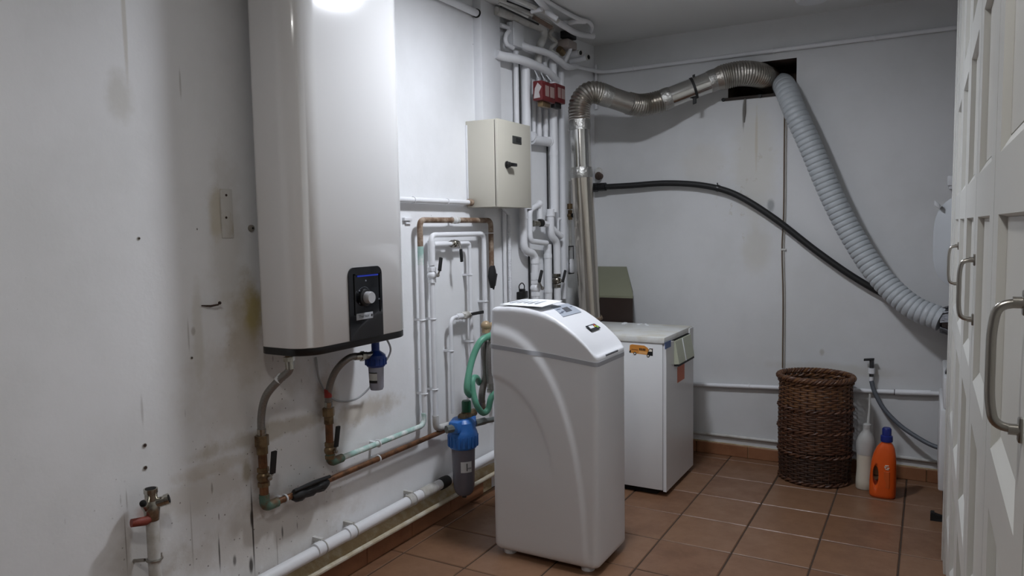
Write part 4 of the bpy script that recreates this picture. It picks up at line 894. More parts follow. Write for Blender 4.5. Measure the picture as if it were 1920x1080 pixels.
# ================================================================ WATER SOFTENER
SX0, SX1, SY0, SY1 = -1.735, -1.212, 2.858, 3.202
SYC = (SY0+SY1)/2
t = thing('water_softener', 'tall white plastic water softener with curved lid and grey band', 'water softener', (-1.47, SYC, 0))
SOFT = M('softener_plastic', 'dcdde0', .42, var=(3, .015))
prof = [(-1.735, 1.148), (-1.72, 1.152), (-1.65, 1.156), (-1.607, 1.155), (-1.55, 1.151), (-1.498, 1.142), (-1.45, 1.13), (-1.403, 1.112), (-1.355, 1.084), (-1.307, 1.052), (-1.275, 1.026), (-1.248, 1.001), (-1.228, .979), (-1.212, .958)]
def ztop_(x):
    for (a, za), (c, zc_) in zip(prof, prof[1:]):
        if x <= c: return za+(zc_-za)*max(0, (x-a))/(c-a)
    return prof[-1][1]
def band_hi(x): f = (x-SX0)/(SX1-SX0); return .984-.052*f**1.25
def band_lo(x): return band_hi(x)-.019
def sst(a, b_, x): x = min(1, max(0, (x-a)/(b_-a))); return x*x*(3-2*x)
def emboss(x, z):
    h = 0
    dx_, dz_ = max(0, x-SX0)/.475, max(0, z)/1.075
    f = 1-(dx_**2.3+dz_**2.3)**(1/2.3)
    h -= .013*sst(-.01, .045, f)*sst(.0, .08, z)*(1-.8*sst(.10, .75, f))
    dz_ = max(0, z-.30)/.545; dx_ = max(0, x-SX0)/.33
    g = 1-sqrt(dx_*dx_+dz_*dz_)
    h += .016*sst(0, .05, g)*sst(.36, .62, z)*(1-.75*sst(.05, .75, g))
    return h
NX = 84
xsS = [SX0+(SX1-SX0)*(.5-.5*cos(pi*i/NX))*.35+(SX1-SX0)*.65*i/NX for i in range(NX+1)]
def ynear(x, r=.028):
    e = min(x-SX0, SX1-x)
    return SY0+(r-sqrt(max(0, r*r-(r-e)**2)) if e < r else 0)
def softloops(levels, outset=0., emb=True, cap_top=True, cap_bot=True, mat=SOFT, nm='body'):
    # levels: functions x -> z, with inset (x, y)
    b = B(); n = NX+1
    for zf, ins in levels:
        for side in (0, 1):
            for i in (range(n) if side == 0 else range(n-1, -1, -1)):
                x = xsS[i]; z = zf(x); y = ynear(x)+(emboss(x, z) if emb else 0)-outset+ins
                xx = SYC  # placeholder
                fx_ = (SX0+SX1)/2+(x-(SX0+SX1)/2)*(1-(ins-outset)/((SX1-SX0)/2))
                b.v.append((fx_, y if side == 0 else 2*SYC-y, z))
    m = 2*n
    for l in range(len(levels)-1):
        for k in range(m): b.f.append((l*m+k, l*m+(k+1) % m, (l+1)*m+(k+1) % m, (l+1)*m+k))
    for l, c in ((0, cap_bot), (len(levels)-1, cap_top)):
        if c:
            for i in range(n-1): b.f.append((l*m+i, l*m+i+1, l*m+m-2-i, l*m+m-1-i))
    return b
lv = [(lambda x: .022, .020), (lambda x: .026, .010), (lambda x: .034, .004), (lambda x: .045, 0)]
NZ = 80
for k in range(1, NZ+1):
    lv.append(((lambda k: (lambda x: .045+(band_lo(x)-.045)*k/NZ))(k), 0))
obj('cabinet', softloops(lv), SOFT, t, 40)
obj('grey_band', softloops([(band_lo, .006), (band_lo, 0), (band_hi, 0), (band_hi, .006)], .0012, True), M('softener_band', 'a3a5ab', .45, var=(3, .01)), t, 40)
lv = []; RR = .022
for k in range(16): lv.append(((lambda k: (lambda x: band_hi(x)+(ztop_(x)-RR-band_hi(x))*k/15 if ztop_(x)-RR > band_hi(x) else band_hi(x)+.001*k))(k), 0))
for k in range(1, 7):
    a = pi/2*k/6; lv.append(((lambda a: (lambda x: max(band_hi(x)+.016, ztop_(x)-RR)+min(RR, max(.004, ztop_(x)-band_hi(x)-.016))*sin(a)))(a), RR*(1-cos(a))*.8))
lid = obj('lid', softloops(lv), SOFT, t, 40)
def on_lid(u, v):      # point on the lid's sloping top seen at (u, v)
    r = ray(u, v)
    for i in range(4000):
        p = CAM+r*((2.2+i*.0006)/F)
        if p[2] <= ztop_(p[0]) and SX0 <= p[0] <= SX1: return Vector(p)
    return None
def lid_patch(px, lift, nm, mat, parent, nu=8, nv=4):
    c = [on_lid(*q) for q in px]    # four corners around
    b = B()
    for j in range(nv+1):
        for i in range(nu+1):
            u, v = i/nu, j/nv; p = (c[0]*(1-u)+c[1]*u)*(1-v)+(c[3]*(1-u)+c[2]*u)*v
            b.v.append((p.x, p.y, ztop_(p.x)+lift))
    m = len(b.v); b.v += [(v[0], v[1], v[2]-.002-lift) for v in b.v]
    for j in range(nv):
        for i in range(nu):
            q = (j*(nu+1)+i, j*(nu+1)+i+1, (j+1)*(nu+1)+i+1, (j+1)*(nu+1)+i); b.f.append(q); b.f.append(tuple(x+m for x in reversed(q)))
    edge = [i for i in range(nu+1)]+[j*(nu+1)+nu for j in range(1, nv+1)]+[nv*(nu+1)+i for i in range(nu-1, -1, -1)]+[j*(nu+1) for j in range(nv-1, 0, -1)]
    for k in range(len(edge)): a, c_ = edge[k], edge[(k+1) % len(edge)]; b.f.append((a, a+m, c_+m, c_))
    return obj(nm, b, mat, parent, 30)
cpn = lid_patch([(1033, 576), (1064, 569), (1090, 585), (1056, 594)], .0012, 'control_panel', M('softener_panel_grey', 'a4abb6', .4), lid)
lid_patch([(1053, 578.5), (1063, 576), (1073, 583), (1062, 586)], .0022, 'display', M('softener_display', '53565e', .25), cpn)
for px in ([(1043, 581), (1050, 579.5), (1051, 580.5), (1044, 582)], [(1049, 587.5), (1056, 586), (1057, 587), (1050, 588.6)], [(1052, 585), (1058, 583.5), (1059, 584.3), (1053, 586)], [(1068, 575.5), (1072, 574.8), (1073, 575.7), (1069, 576.4)]): lid_patch(px, .0020, 'button_mark', M('button_dark', '4a5060', .5), cpn, 2, 2)
lg = lid_patch([(1098, 612), (1114, 607), (1126, 614.5), (1110, 620.5)], .0012, 'logo_badge', M('badge_black', '262a2e', .4), lid); lg['label'] = 'small dark badge with white lettering and coloured squares'
lid_patch([(1103, 612.5), (1111, 610.5), (1115, 614.5), (1107.5, 617)], .0020, 'badge_lettering', WPLA, lg, 3, 3)
lid_patch([(1111.5, 609.3), (1114.2, 608.6), (1116.4, 610.2), (1113.7, 611)], .0020, 'badge_square', M('badge_red', 'c8443c', .4), lg, 2, 2); lid_patch([(1113.6, 611.6), (1116, 610.9), (1118.5, 612.8), (1116, 613.6)], .0020, 'badge_square', M('badge_yellow', 'd8c23a', .4), lg, 2, 2); lid_patch([(1117, 611), (1119, 610.5), (1123, 614), (1120.6, 615)], .0020, 'badge_square', M('badge_green', '7fb842', .4), lg, 2, 2)
# grip slot at the lid's front, feet, screw
a = PX(1137, 662, SX1+.003); c = PX(1160, 654, SX1+.003)
obj('grip_slot', B().box((SX1-.012, a.y, .944), (SX1+.0012, c.y, .953), .002), M('slot_shade', '6f7176', .6), lid)
for (x, y_) in ((SX0+.06, SY0+.05), (SX0+.06, SY1-.05), (SX1-.07, SY0+.05), (SX1-.07, SY1-.05)): obj('foot', B().cyl((x, y_, 0), (x, y_, .026), .03, .034, 16), WPLA, t)
p = PY(1015, 711, SY0); obj('side_screw', B().lathe([(.001, -.012), (.0065, -.012), (.0055, .006), (.001, .008)], (p.x, SY0+.008, p.z), (0, -1, 0), 14), WPLA, t)
# printed sheet lying on the lid
pr = [on_lid(q[0], q[1]) for q in ((940, 573), (1010, 576), (1056, 562.5), (985, 561))]
pr = [Vector((-1.69, 2.872, 1.159)), Vector((-1.475, 2.872, 1.156)), Vector((-1.475, 3.085, 1.162)), Vector((-1.69, 3.085, 1.163))]
c0_, c1_, c2_, c3_ = pr; b = B(); nu, nv = 10, 6
for j in range(nv+1):
    for i in range(nu+1):
        u, v = i/nu, j/nv; p = (c0_*(1-u)+c1_*u)*(1-v)+(c3_*(1-u)+c2_*u)*v; b.v.append((p.x, p.y, p.z+.004+.004*sin(u*3)*v))
m_ = len(b.v); b.v += [(v[0], v[1], v[2]-.0012) for v in b.v]
for j in range(nv):
    for i in range(nu):
        q = (j*(nu+1)+i, j*(nu+1)+i+1, (j+1)*(nu+1)+i+1, (j+1)*(nu+1)+i); b.f.append(q); b.f.append(tuple(x+m_ for x in reversed(q)))
edge = [i for i in range(nu+1)]+[j*(nu+1)+nu for j in range(1, nv+1)]+[nv*(nu+1)+i for i in range(nu-1, -1, -1)]+[j*(nu+1) for j in range(nv-1, 0, -1)]
for k in range(len(edge)): a, c_ = edge[k], edge[(k+1) % len(edge)]; b.f.append((a, a+m_, c_+m_, c_))
t2 = thing('instruction_sheet', 'white instruction sheet lying flat on top of the water softener', 'paper', (-1.58, 2.97, 1.158))
obj('sheet', b, M('paper', 'e4e6e8', .7, var=(5, .02)), t2, 0)
for i in range(5): x = -1.66+.03*i; obj('print_line', B().obox((x, 2.99+.004*(i % 2), 1.1675), (XA, YA, UP), (.004, .07-.01*(i % 3), .0005)), M('pale_print', 'aab0b8', .7), t2, 0)

# ================================================================ BIG BLUE FILTER
fb = PX(868, 815, -2.02); z5 = lambda v: zat(fb.x, fb.y, v)
t = thing('water_filter', 'large filter with bright blue head and smoky cup beside the water softener', 'water filter', (fb.x, fb.y, z5(925)))
BLUE2 = M('bright_blue_plastic', '2f6cb8', .35, var=(5, .05))
q = B().lathe([(.001, z5(838)), (.066, z5(838)), (.073, z5(834)), (.075, z5(812)), (.070, z5(806)), (.066, z5(803)), (.064, z5(790)), (.05, z5(784)), (.001, z5(783))], (fb.x, fb.y, 0), seg=36)
hd = obj('head', q, BLUE2, t)
k = B()
for i in range(20): a = 2*pi*i/20; k.obox((fb.x+.0745*cos(a), fb.y+.0745*sin(a), (z5(834)+z5(814))/2), (Vector((cos(a), sin(a), 0)), Vector((-sin(a), cos(a), 0)), UP), (.003, .005, (z5(814)-z5(834))/2))
o = obj('grip_ribs', k, BLUE2, hd); o['kind'] = 'stuff'
q = B(); q.obox((fb.x, fb.y, z5(795)), (XA, YA, UP), (.03, .088, .030), .012); obj('port_block', q, BLUE2, hd)
SMOKE = M('smoky_cup', '77757f', .15, trans=.25, var=(5, .04), ior=1.4)
obj('cup', B().lathe([(.001, z5(926)), (.035, z5(925.5)), (.046, z5(921)), (.053, z5(912)), (.060, z5(838)), (.001, z5(838))], (fb.x, fb.y, 0), seg=36), SMOKE, t)
av = math.atan2(-fb.y, -fb.x)
lb = obj('label', curved_label(fb, .0585, z5(880), z5(860), av-.25, av+.75), M('silver_label', 'c9cacb', .4), t); obj('label_print', curved_label(fb, .0592, z5(877), z5(863), av+.25, av+.33), BLK, lb); obj('label_print', curved_label(fb, .0592, z5(874), z5(871), av+.35, av+.7), M('grey_print2', '8f8f92', .5), lb)
GREENC = M('dark_green_cap', '0f4a30', .4, var=(6, .06))
g = Vector((fb.x+.005, fb.y+.03, 0))
k = B().lathe([(.001, z5(775)), (.024, z5(775)), (.024, z5(756)), (.021, z5(753)), (.001, z5(753))], (g.x, g.y, 0), seg=24); obj('green_cap', k, GREENC, t)
obj('brass_base', B().tube([(g.x, g.y-.05, z5(781)), (g.x, g.y+.07, z5(781))], .021, 10).tube([(g.x, g.y, z5(788)), (g.x, g.y, z5(774))], .027, 8), BRASS, t)
obj('outlet_nut', B().tube([(fb.x+.02, fb.y+.08, z5(800)), (fb.x+.03, fb.y+.16, z5(802))], .019, 8).tube([(fb.x+.028, fb.y+.15, z5(802)), (fb.x+.05, fb.y+.24, z5(804))], .014, 12), M('grey_fitting', '6d726f', .45, .3), t)
obj('inlet_nut', B().tube([(fb.x-.02, fb.y-.115, z5(796)), (fb.x, fb.y-.07, z5(796))], .02, 8), M('grey_fitting', '6d726f', .45, .3), t)
obj('drain_spout', B().tube([(fb.x, fb.y, z5(925)), (fb.x, fb.y, z5(932))], .012, 10), BLK, t)
# ---- hoses behind the softener
hx = -1.98
HG = M('green_hose', '5d9b82', .4, var=(20, .06))
hose('green_hose', 'green garden hose looping behind the softener above the blue filter', [PX(935, 622, -1.90), PX(920, 629, -1.92), PX(901, 640, -1.94), PX(886, 672, -1.96), PX(877, 712, -1.96), PX(876, 733, -1.96), PX(882, 741, -1.97)], .0165, HG, False)
hose('green_hose', 'thinner green hose hanging in a loop beside the softener', [PX(899, 718, -2.0), PX(893, 708, -1.98), PX(886, 712, -1.96), PX(887, 735, -1.95), PX(894, 760, -1.93), PX(905, 774, -1.93), PX(915, 768, -1.92), PX(920, 748, -1.91), PX(928, 735, -1.90)], .0155, HG, False)
t = hose('braided_hose', 'grey braided hose hanging vertically left of the softener, outer one', [PX(910, 625, -1.97), PX(908, 660, -1.97), PX(911, 700, -1.97), PX(904, 735, -1.98), PX(903, 765, -2.0)], .0175, M('grey_braid', '8f8a86', .5, .5, var=(180, .25), bump=(240, .7, .002)))
t = hose('braided_hose', 'grey braided hose close against the softener side, inner one', [PX(921, 625, -1.93), PX(917, 665, -1.93), PX(918, 705, -1.93), PX(921, 735, -1.92)], .0165, M('grey_braid', '8f8a86', .5, .5, var=(180, .25), bump=(240, .7, .002)))
p = PX(911, 615, -1.97); t = thing('brass_fitting', 'brass tee fitting on top of the hoses left of the softener', 'fitting', p)
LBR = M('light_brass', 'b0997a', .45, .2, var=(20, .1))
obj('tee_body', B().tube([p-UP*.03, p+UP*.022], .021, 10).ball(p+UP*.012, .026), LBR, t); obj('side_nut', B().tube([p, p+Vector((.02, .07, .01))], .02, 6), LBR, t); obj('steel_nut', B().tube([p-UP*.055, p-UP*.028], .024, 6), STEEL, t)

# ================================================================ WICKER BASKET
bc = Vector((-.567, 4.608, 0)); RX, RY, BH = .196, .178, .60
W1 = M('dark_wicker', '35231a', .5, var=(30, .2), col2='4a3020', bump=(90, .5, .002)); W2 = M('brown_wicker', '5c3c26', .48, var=(30, .2), col2='75502f', bump=(90, .5, .002)); W3 = M('red_brown_wicker', '482d1e', .5, var=(30, .2), col2='603d27', bump=(90, .5, .002))
t = thing('wicker_basket', 'tall oval brown wicker laundry basket standing against the back wall', 'basket', bc)
NS = 30
def sc_(z): return 1+.035*sin(pi*min(1, z/BH))-.02*(1-z/BH)
for i in range(NS):
    a = 2*pi*i/NS; P = [(bc.x+RX*sc_(z)*cos(a), bc.y+RY*sc_(z)*sin(a), z) for z in (.005, .15, .3, .45, BH)]
    if i == 0: st = obj('stake', B().tube(P, .0045, 5), W1, t)
    else: obj('stake', B().tube(P, .0045, 5), W1, t)
def weave_row(b, z, par, amp=.0042, th=.0056, tilt=0):
    n = NS*4; ring = []
    for i in range(n):
        a = 2*pi*i/n; k = cos(pi*(i/4)+par*pi); rr = amp*k; s = sc_(z)
        c = (bc.x+(RX*s+rr)*cos(a), bc.y+(RY*s+rr)*sin(a), z+.0016*sin(3*a+z*90)); ring.append((c, a))
    m = len(b.v)
    for c, a in ring:
        for dr2, dz in ((-.003, 0), (0, th), (.003, 0), (0, -th)): b.v.append((c[0]+dr2*cos(a), c[1]+dr2*sin(a), c[2]+dz))
    for i in range(n):
        j = (i+1) % n
        for k in range(4): l = (k+1) % 4; b.f.append((m+i*4+k, m+j*4+k, m+j*4+l, m+i*4+l))
zs_ = [.008+.0125*k for k in range(46)]
bands = [(0, .175, W1), (.175, .315, W3), (.315, .44, W3), (.44, .61, W2)]
for lo, hi, mt in bands:
    b = B()
    for i, z in enumerate(zs_):
        if lo <= z < hi and not any(abs(z-q) < .010 for q in (.175, .315, .44)): weave_row(b, z, i % 2)
    o = obj('weave_band', b, mt, t, 60); o['kind'] = 'stuff'
for zb2 in (.172, .312, .437, .585, .012):
    for ph in (0, 1): 
        n = NS*6; P = [(bc.x+(RX*sc_(zb2)+.0085*cos(pi*i/6+ph*pi))*cos(2*pi*i/n), bc.y+(RY*sc_(zb2)+.0085*cos(pi*i/6+ph*pi))*sin(2*pi*i/n), zb2+.006*sin(pi*i/6+ph*pi)) for i in range(n+1)]
        obj('twisted_cane', B().tube(P, .0062, 6, False), W3 if zb2 < .5 else W2, t)
for ph in range(4):           # plaited rim
    n = 200; P = []
    for i in range(n+1):
        a = 2*pi*i/n; q = 2*pi*i*30/n/2+ph*pi/2
        P.append((bc.x+(RX*1.035+.0105*cos(q))*cos(a), bc.y+(RY*1.035+.0105*cos(q))*sin(a), .611+.0105*sin(q)))
    obj('rim_strand', B().tube(P, .0078, 6, False), W2 if ph % 2 else W3, t)
obj('base', B().lathe([(.001, .004), (.19, .004), (.19, .016), (.001, .016)], bc, sy=RY/RX), W1, t)

# ================================================================ BOTTLES
def bottle_body(c, levels, ang, n=36, expo=2.6):
    b = B()
    for z, hw, hd_, dx in levels:
        for k in range(n):
            a = 2*pi*k/n; ca, sa = cos(a), sin(a); x = hw*abs(ca)**(2/expo)*(1 if ca > 0 else -1)+dx; y = hd_*abs(sa)**(2/expo)*(1 if sa > 0 else -1)
            b.v.append((c.x+x*cos(ang)-y*sin(ang), c.y+x*sin(ang)+y*cos(ang), c.z+z))
    for l in range(len(levels)-1):
        for k in range(n): b.f.append((l*n+k, l*n+(k+1) % n, (l+1)*n+(k+1) % n, (l+1)*n+k))
    b.f.append(tuple(range(n-1, -1, -1))); b.f.append(tuple((len(levels)-1)*n+k for k in range(n))); return b
oc = Vector((-.196, 4.452, 0)); ORG_ = M('orange_bottle_plastic', 'd8571b', .3, var=(4, .03))
t = thing('detergent_bottle', 'orange detergent bottle with dark blue cap beside the wicker basket', 'bottle', oc)
lvls = [(0, .058, .036, 0), (.006, .064, .041, 0), (.02, .066, .043, 0), (.08, .0665, .044, 0), (.15, .064, .043, .002), (.20, .061, .041, .004), (.24, .055, .038, .007), (.275, .045, .033, .011), (.295, .033, .028, .014), (.306, .024, .024, .015), (.318, .022, .022, .015)]
bb = bottle_body(oc, lvls, 0)
o = obj('body', bb, ORG_, t, 50)
cutb = B(); hcx = oc.x-.033
k = B().ball((hcx, oc.y, .125), 1, 20, (.0175, .08, .062)); cut = obj('cut', k, ORG_)
md = o.modifiers.new('grip', 'BOOLEAN'); md.object = cut; md.operation = 'DIFFERENCE'; md.solver = 'EXACT'
dg = bpy.context.evaluated_depsgraph_get(); dg.update(); me2 = bpy.data.meshes.new_from_object(o.evaluated_get(dg)); o.modifiers.clear(); o.data = me2; bpy.data.objects.remove(cut)
CAPB = M('navy_cap', '1b2a78', .35, var=(6, .05)); cc = Vector((oc.x+.015, oc.y, 0))
k = B().lathe([(.001, .312), (.030, .312), (.031, .318), (.030, .342), (.023, .346), (.021, .384), (.018, .388), (.001, .388)], cc, seg=28)
cp_ = obj('cap', k, CAPB, t); k = B()
for i in range(18): a = 2*pi*i/18; k.box((cc.x+.0215*cos(a)-.0015, cc.y+.0215*sin(a)-.0015, .348), (cc.x+.0215*cos(a)+.0015, cc.y+.0215*sin(a)+.0015, .382))
o = obj('cap_ribs', k, CAPB, cp_); o['kind'] = 'stuff'
yf = oc.y-.0425
k = B(); DPR = M('white_print', 'd9cfc2', .5)
for (x0_, z0_, x1_, z1_) in ((.012, .185, .03, .190), (.008, .178, .02, .182), (.022, .172, .033, .177), (.014, .165, .03, .169), (.010, .172, .016, .176)): k.box((oc.x+x0_, yf-.0015, z0_), (oc.x+x1_, yf+.012, z1_))
o = obj('printed_mark', k, DPR, t); o['kind'] = 'stuff'
obj('label_patch', B().box((oc.x+.004, yf-.0008, .06), (oc.x+.036, yf+.010, .155), .003, 1), M('orange_label', 'c9571f', .45), t)
wc = Vector((-.292, 4.545, 0)); MILK = M('milky_plastic', 'c9c9c6', .3, trans=.25, var=(5, .03)); LIQ = M('milky_filled', 'cfc8b8', .35, var=(5, .03))
t = thing('plastic_bottle', 'milky white plastic bottle half hidden behind the orange bottle', 'bottle', wc)
obj('filled_base', bottle_body(wc, [(0, .040, .036, 0), (.006, .046, .041, 0), (.05, .046, .041, 0), (.12, .042, .038, 0), (.19, .043, .039, 0), (.20, .044, .040, 0)], 0, 28, 2.2), LIQ, t, 50)
obj('shoulder', bottle_body(wc, [(.2005, .044, .040, 0), (.23, .047, .043, 0), (.265, .048, .043, 0), (.295, .042, .038, .002), (.32, .030, .029, .004), (.333, .021, .021, .006), (.352, .019, .019, .007)], 0, 28, 2.2), MILK, t, 50)
obj('cap', B().lathe([(.001, .350), (.0215, .350), (.0215, .372), (.012, .378), (.001, .378)], (wc.x+.007, wc.y, 0), seg=22), MILK, t)
obj('long_spout', B().tube([(wc.x+.012, wc.y, .376), (wc.x+.016, wc.y+.01, .45), (wc.x+.018, wc.y+.015, .545)], [.008, .0065, .0055], 12), MILK, t)

# ================================================================ WALL TAP AND INLET HOSE
p = BW(1634, 700, .04); zt2 = lambda v: zat(p.x, p.y, v)
t = thing('wall_tap', 'small grey wall tap right of the basket feeding the washing machine', 'tap', (p.x, p.y, zt2(715)))
DKM = M('dark_metal', '5c5e60', .35, .8, var=(20, .1))
obj('body', B().tube([(p.x, p.y, zt2(706)), (p.x, p.y, zt2(676))], .0125, 12).tube([(p.x, p.y, zt2(688)), (p.x, BY, zt2(688))], .012, 12), DKM, t)
obj('lever', B().obox((p.x-.014, p.y-.008, zt2(674)), (Vector((1, 0, .12)), YA, UP), (.028, .012, .006), .002), BLKR, t)
obj('coupling', B().tube([(p.x, p.y, zt2(700)), (p.x, p.y, zt2(690))], .019, 8).tube([(p.x, p.y, zt2(715)), (p.x, p.y, zt2(700))], .011, 12), PIPEW, t)
hose('inlet_hose', 'grey rubber hose hanging from the wall tap to the washing machine', [(p.x, p.y, zt2(714)), BW(1640, 735, .05), BW(1657, 766, .07), BW(1687, 797, .10), BW(1720, 820, .13), BW(1750, 836, .16), BW(1775, 842, .19)], .0125, M('grey_rubber', '5d6269', .5, var=(20, .06)), False)

# ================================================================ WASHING MACHINE, DRYER (mostly hidden behind the cupboards)
wx = .062
t = thing('washing_machine', 'white washing machine edge showing between the cupboards and the back wall', 'washing machine', (.36, 4.3, 0))
obj('body', B().box((wx, 4.06, .20), (.66, 4.62, .60), .008), ENAM2, t); obj('upper_body', B().box((wx+.012, 4.06, .604), (.66, 4.62, .755), .008), ENAM2, t)
obj('plinth', B().box((wx+.03, 4.09, 0), (.64, 4.60, .201)), BLKR, t)
obj('soap_drawer', B().box((wx+.03, 4.05, .63), (wx+.20, 4.062, .73), .004), WPLA, t); obj('door', B().lathe([(.001, 0), (.17, 0), (.17, .02), (.13, .035), (.001, .03)], (.36, 4.062, .40), (0, -1, 0)), M('dark_door_glass', '2a2d31', .1), t)
t = thing('tumble_dryer', 'white tumble dryer with its round door standing open above the washing machine', 'dryer', (.36, 4.3, .84))
obj('body', B().box((wx+.06, 4.06, .845), (.66, 4.62, 1.66), .008), ENAM2, t)
k = B(); 
for sx_ in (wx+.08, .60):
    for sy_ in (4.10, 4.56): k.box((sx_, sy_, .754), (sx_+.03, sy_+.03, .846))
obj('stacking_feet', k, BLKR, t)
ang = radians(20); e1 = Vector((cos(ang), -sin(ang), 0)); nr = Vector((sin(ang), cos(ang), 0))
dc = Vector((.265, 3.98, 1.405)); o_ = B(); n = 56
for dn, sc2 in ((-.02, .94), (-.012, 1), (.012, 1), (.02, .94)):
    for k in range(n):
        a = 2*pi*k/n; ca, sa = cos(a), sin(a); o_.v.append(dc+nr*dn+e1*(.265*sc2*abs(ca)**.62*(1 if ca > 0 else -1))+UP*(.235*sc2*abs(sa)**.62*(1 if sa > 0 else -1)))
for l in range(3):
    for k in range(n): o_.f.append((l*n+k, l*n+(k+1) % n, (l+1)*n+(k+1) % n, (l+1)*n+k))
o_.f.append(tuple(range(n-1, -1, -1))); o_.f.append(tuple(3*n+k for k in range(n)))
dd_ = obj('round_door', o_, M('shaded_door_grey', 'b0b4b8', .4), t)  # door grey is darkened to stand for the shade on it
p = PY(1752, 384, 3.98); obj('latch', B().obox((p.x+.012, 4.03, p.z), (Vector((.7, .2, -.6)), UP, YA), (.016, .012, .022), .003), WPLA, dd_)
tag(obj('socket_box', B().box((.075, BY-.045, PY(1785, 342, BY).z-.02), (.16, BY-.002, PY(1785, 330, BY).z), .006).box((.085, BY-.035, PY(1785, 348, BY).z-.02), (.16, BY-.002, PY(1785, 345, BY).z-.002), .003), WPLA), 'small white socket box on the back wall beside the cupboard edge', 'socket')
p = PY(1772, 690, 4.15); t = thing('fabric_conditioner_cap', 'small dark spout on top of the washing machine edge', 'spout', (p.x+.03, 4.2, .757))
obj('spout', B().add([(p.x, 4.17, .757), (p.x+.06, 4.17, .757), (p.x+.06, 4.23, .757), (p.x, 4.23, .757), (p.x+.03, 4.18, .84), (p.x+.06, 4.18, .85), (p.x+.06, 4.22, .85), (p.x+.03, 4.22, .84)], [(0,3,2,1),(4,5,6,7),(0,1,5,4),(1,2,6,5),(2,3,7,6),(3,0,4,7)]), M('dark_spout', '3a3b3e', .3), t); obj('collar', B().box((p.x+.03, 4.175, .845), (p.x+.062, 4.225, .865), .004), STEEL, t)
p = PZ(1757, 968, .02); t = thing('door_stop', 'small black rubber wedge on the floor by the cupboard plinth', 'door stop', (p.x, p.y, 0))
obj('wedge', B().add([(p.x-.03, p.y-.02, 0), (p.x+.045, p.y-.016, 0), (p.x+.045, p.y+.016, 0), (p.x-.03, p.y+.02, 0), (p.x-.03, p.y-.02, .036), (p.x+.045, p.y-.012, .022), (p.x+.045, p.y+.012, .022), (p.x-.03, p.y+.02, .036)], [(0,3,2,1),(4,5,6,7),(0,1,5,4),(1,2,6,5),(2,3,7,6),(3,0,4,7)]), BLKR, t, 0)
obj('ridge', B().box((p.x-.028, p.y-.018, .035), (p.x-.012, p.y+.018, .041)), BLKR, t)

# ================================================================ CUPBOARDS ON THE RIGHT
CX = .086; CUP = M('cupboard_white_paint', 'cfcfca', .38, var=(4, .03)); CUPP = M('cupboard_panel_paint', 'cfcec8', .4, var=(3, .04))
DW = .54; ZP = [(.28, .63), (.72, 1.07), (1.16, 1.51), (1.60, 1.935), (2.03, 2.38)]
def make_door(parent, y0, handle=None):
    y1 = y0+DW-.004; y0 += .004; th = .022; dep = .013; ins = .088; bs_, bt_, bb_ = .004, .004, .024
    pa, pb = y0+ins, y1-ins; b = B()
    # front face frame
    zl = [.105]+[z for q in ZP for z in q]+[2.46]; yl = [y0, pa, pb, y1]; V = {}
    for i, y in enumerate(yl):
        for k, z in enumerate(zl): V[i, k] = len(b.v); b.v.append((CX, y, z))
    for i in range(3):
        for k in range(len(zl)-1):
            if i == 1 and k % 2 == 1:
                z0, z1 = zl[k], zl[k+1]; n = len(b.v)
                b.v += [(CX+dep, pa+bs_, z0+bb_), (CX+dep, pb-bs_, z0+bb_), (CX+dep, pb-bs_, z1-bt_), (CX+dep, pa+bs_, z1-bt_)]
                q = [V[1,k], V[2,k], V[2,k+1], V[1,k+1]]
                for j in range(4): b.f.append((q[j], q[(j+1) % 4], n+(j+1) % 4, n+j))
            else: b.f.append((V[i,k], V[i+1,k], V[i+1,k+1], V[i,k+1]))
    per = [V[0,k] for k in range(len(zl))]+[V[1,len(zl)-1], V[2,len(zl)-1]]+[V[3,k] for k in range(len(zl)-1, -1, -1)]+[V[2,0], V[1,0]]
    m = len(b.v); b.v += [(CX+th, b.v[i][1], b.v[i][2]) for i in per]
    for j in range(len(per)): b.f.append((per[j], per[(j+1) % len(per)], m+(j+1) % len(per), m+j))
    d = obj('door', b, CUP, parent, 20)
    for z0, z1 in ZP: obj('panel', B().box((CX+dep-.0015, pa+bs_, z0+bb_), (CX+dep+.007, pb-bs_, z1-bt_)), CUPP, d, 0)
    if handle is not None:
        hy = y0+.042 if handle == 'near' else y1-.042; z0, z1 = 1.288, 1.418; pr_ = .029
        k = B(); k.tube([(CX-.002, hy, z0), (CX-pr_*.85, hy, z0+.003), (CX-pr_, hy, z0+.030), (CX-pr_, hy, z1-.030), (CX-pr_*.85, hy, z1-.003), (CX-.002, hy, z1)], .0048, 12, fil=.018)
        h = obj('handle', k, STEEL, d); h['label'] = 'brushed nickel bow handle'
        for z in (z0, z1): obj('mount', B().box((CX-.004, hy-.006, z-.013), (CX+.001, hy+.006, z+.013), .002).tube([(CX-.002, hy, z), (CX-.012, hy, z)], .006, 12), STEEL, d)
LABC = ('white panelled cupboard nearest the viewer at the right edge', 'middle white panelled cupboard of the row on the right', 'farthest white panelled cupboard of the row, next to the dryer')
for i, y0 in enumerate((.31, 1.39, 2.47)):
    t = thing('cupboard', LABC[i], 'cupboard', (.38, y0+DW, 0), 'white cupboards along the right wall')
    obj('carcass', B().box((CX+.024, y0+.001, .10), (.70, y0+2*DW-.001, 2.62)), CUP, t)
    obj('plinth', B().box((CX+.012, y0+.001, 0), (.68, y0+2*DW-.001, .101)), CUP, t)
    obj('cornice', B().box((CX, y0+.001, 2.464), (CX+.05, y0+2*DW-.001, 2.62), .004), CUP, t)
    make_door(t, y0, None if i == 0 else 'far')
    make_door(t, y0+DW, 'near' if i == 0 else None)
t = thing('end_post', 'narrow white end post closing the row of cupboards near the dryer', 'post', (.4, 3.64, 0))
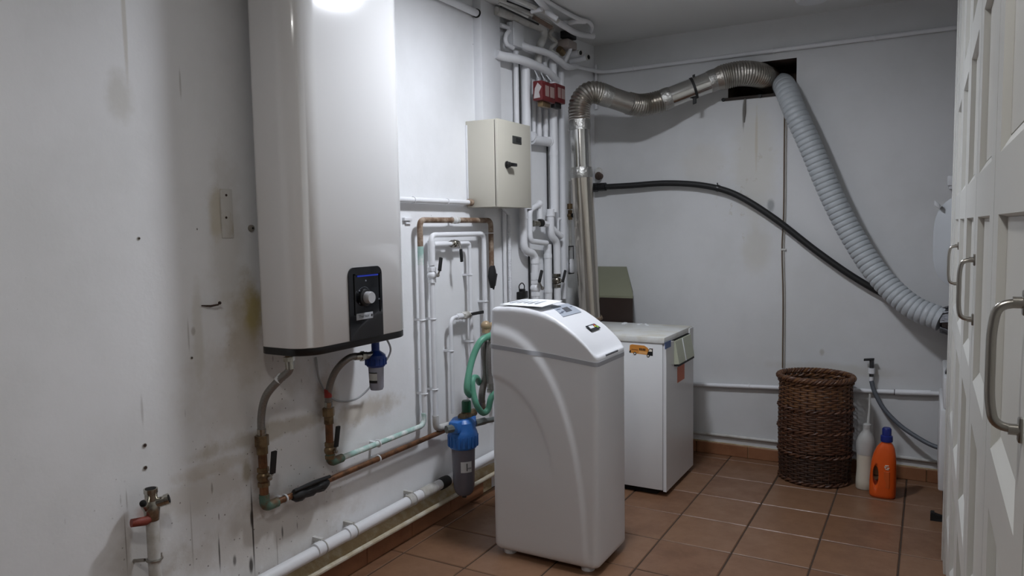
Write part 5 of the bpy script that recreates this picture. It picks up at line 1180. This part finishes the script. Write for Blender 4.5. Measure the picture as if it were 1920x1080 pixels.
obj('post', B().box((CX-.004, 3.552, 0), (CX+.03, 3.72, 2.62), .004), CUP, t); obj('side_panel', B().box((CX+.03, 3.69, 0), (.70, 3.715, 2.62)), CUP, t)
obj('bead', B().box((CX-.009, 3.70, 0), (CX+.0, 3.728, 2.62), .003), CUP, t)

# ================================================================ SMALL THINGS ON THE LEFT WALL
p = LW(470, 428, .0); t = thing('anchor_disc', 'small round grey cap on the left wall beside the heater', 'cap', p)
obj('disc', B().lathe([(.001, 0), (.013, 0), (.012, .008), (.006, .011), (.001, .011)], (WX, p.y, p.z), (1, 0, 0), 20), M('grey_cap', '8a857c', .5), t); obj('centre', B().cyl((WX+.009, p.y, p.z), (WX+.0125, p.y, p.z), .004, seg=10), BLKR, t)
a, c = LW(416, 447, 0), LW(434, 355, 0)
t = thing('plaster_patch', 'narrow raised plaster patch with two screw holes left of the heater', 'plaster patch', (WX, a.y, a.z))
obj('patch', B().box((WX-.002, a.y, a.z), (WX+.004, c.y, c.z), .003), M('patch_paint', 'c9c7c2', .7, var=(12, .08), col2='b3aa98', bump=(30, .5, .004)), t)
for v in (366, 408): q = LW(424, v, .004); obj('screw_hole', B().cyl((WX+.002, q.y, q.z), (WX+.0055, q.y, q.z), .0045, seg=10), M('rust_dark', '3a2a22', .8), t)
p = LW(397, 572, .0); t = thing('rusty_nail', 'bent rusty nail sticking out of the left wall', 'nail', p)
obj('shaft', B().tube([LW(378, 573, .006), LW(395, 574, .012), LW(410, 571, .02)], [.002, .004, .003], 8), M('rust_dark', '3a2a22', .8), t); obj('head', B().ball(LW(412, 568, .02), .006, 10), M('rust_dark', '3a2a22', .8), t)
for i_, (u, v, lab) in enumerate(((271, 835, 'dark screw hole plug above the old tap'), (272, 877, 'lower dark screw hole plug just above the old tap'), (260, 447, 'tiny dark screw hole high on the bare left wall'), (359, 671, 'tiny dark screw hole in the bare wall left of the hoses'))):
    q = LW(u, v, 0); t = thing('wall_plug', lab, 'wall plug', q); obj('plug', B().cyl((WX-.002, q.y, q.z), (WX+.003, q.y, q.z), .0055 if i_ < 2 else .0035, seg=12), M('rust_dark', '3a2a22', .8), t); obj('rim', B().ring((WX+.001, q.y, q.z), XA, .007 if i_ < 2 else .0045, .0015, 14, 6), PIPED, t)
p, q = hp(520, 715, -2.077), hp(530, 704, -2.063)
h0 = [o for o in COL.objects if o.name == 'braided_hose'][0]
obj('paper_tag', B().tube([p, q], .0156, 14), WPLA, h0)
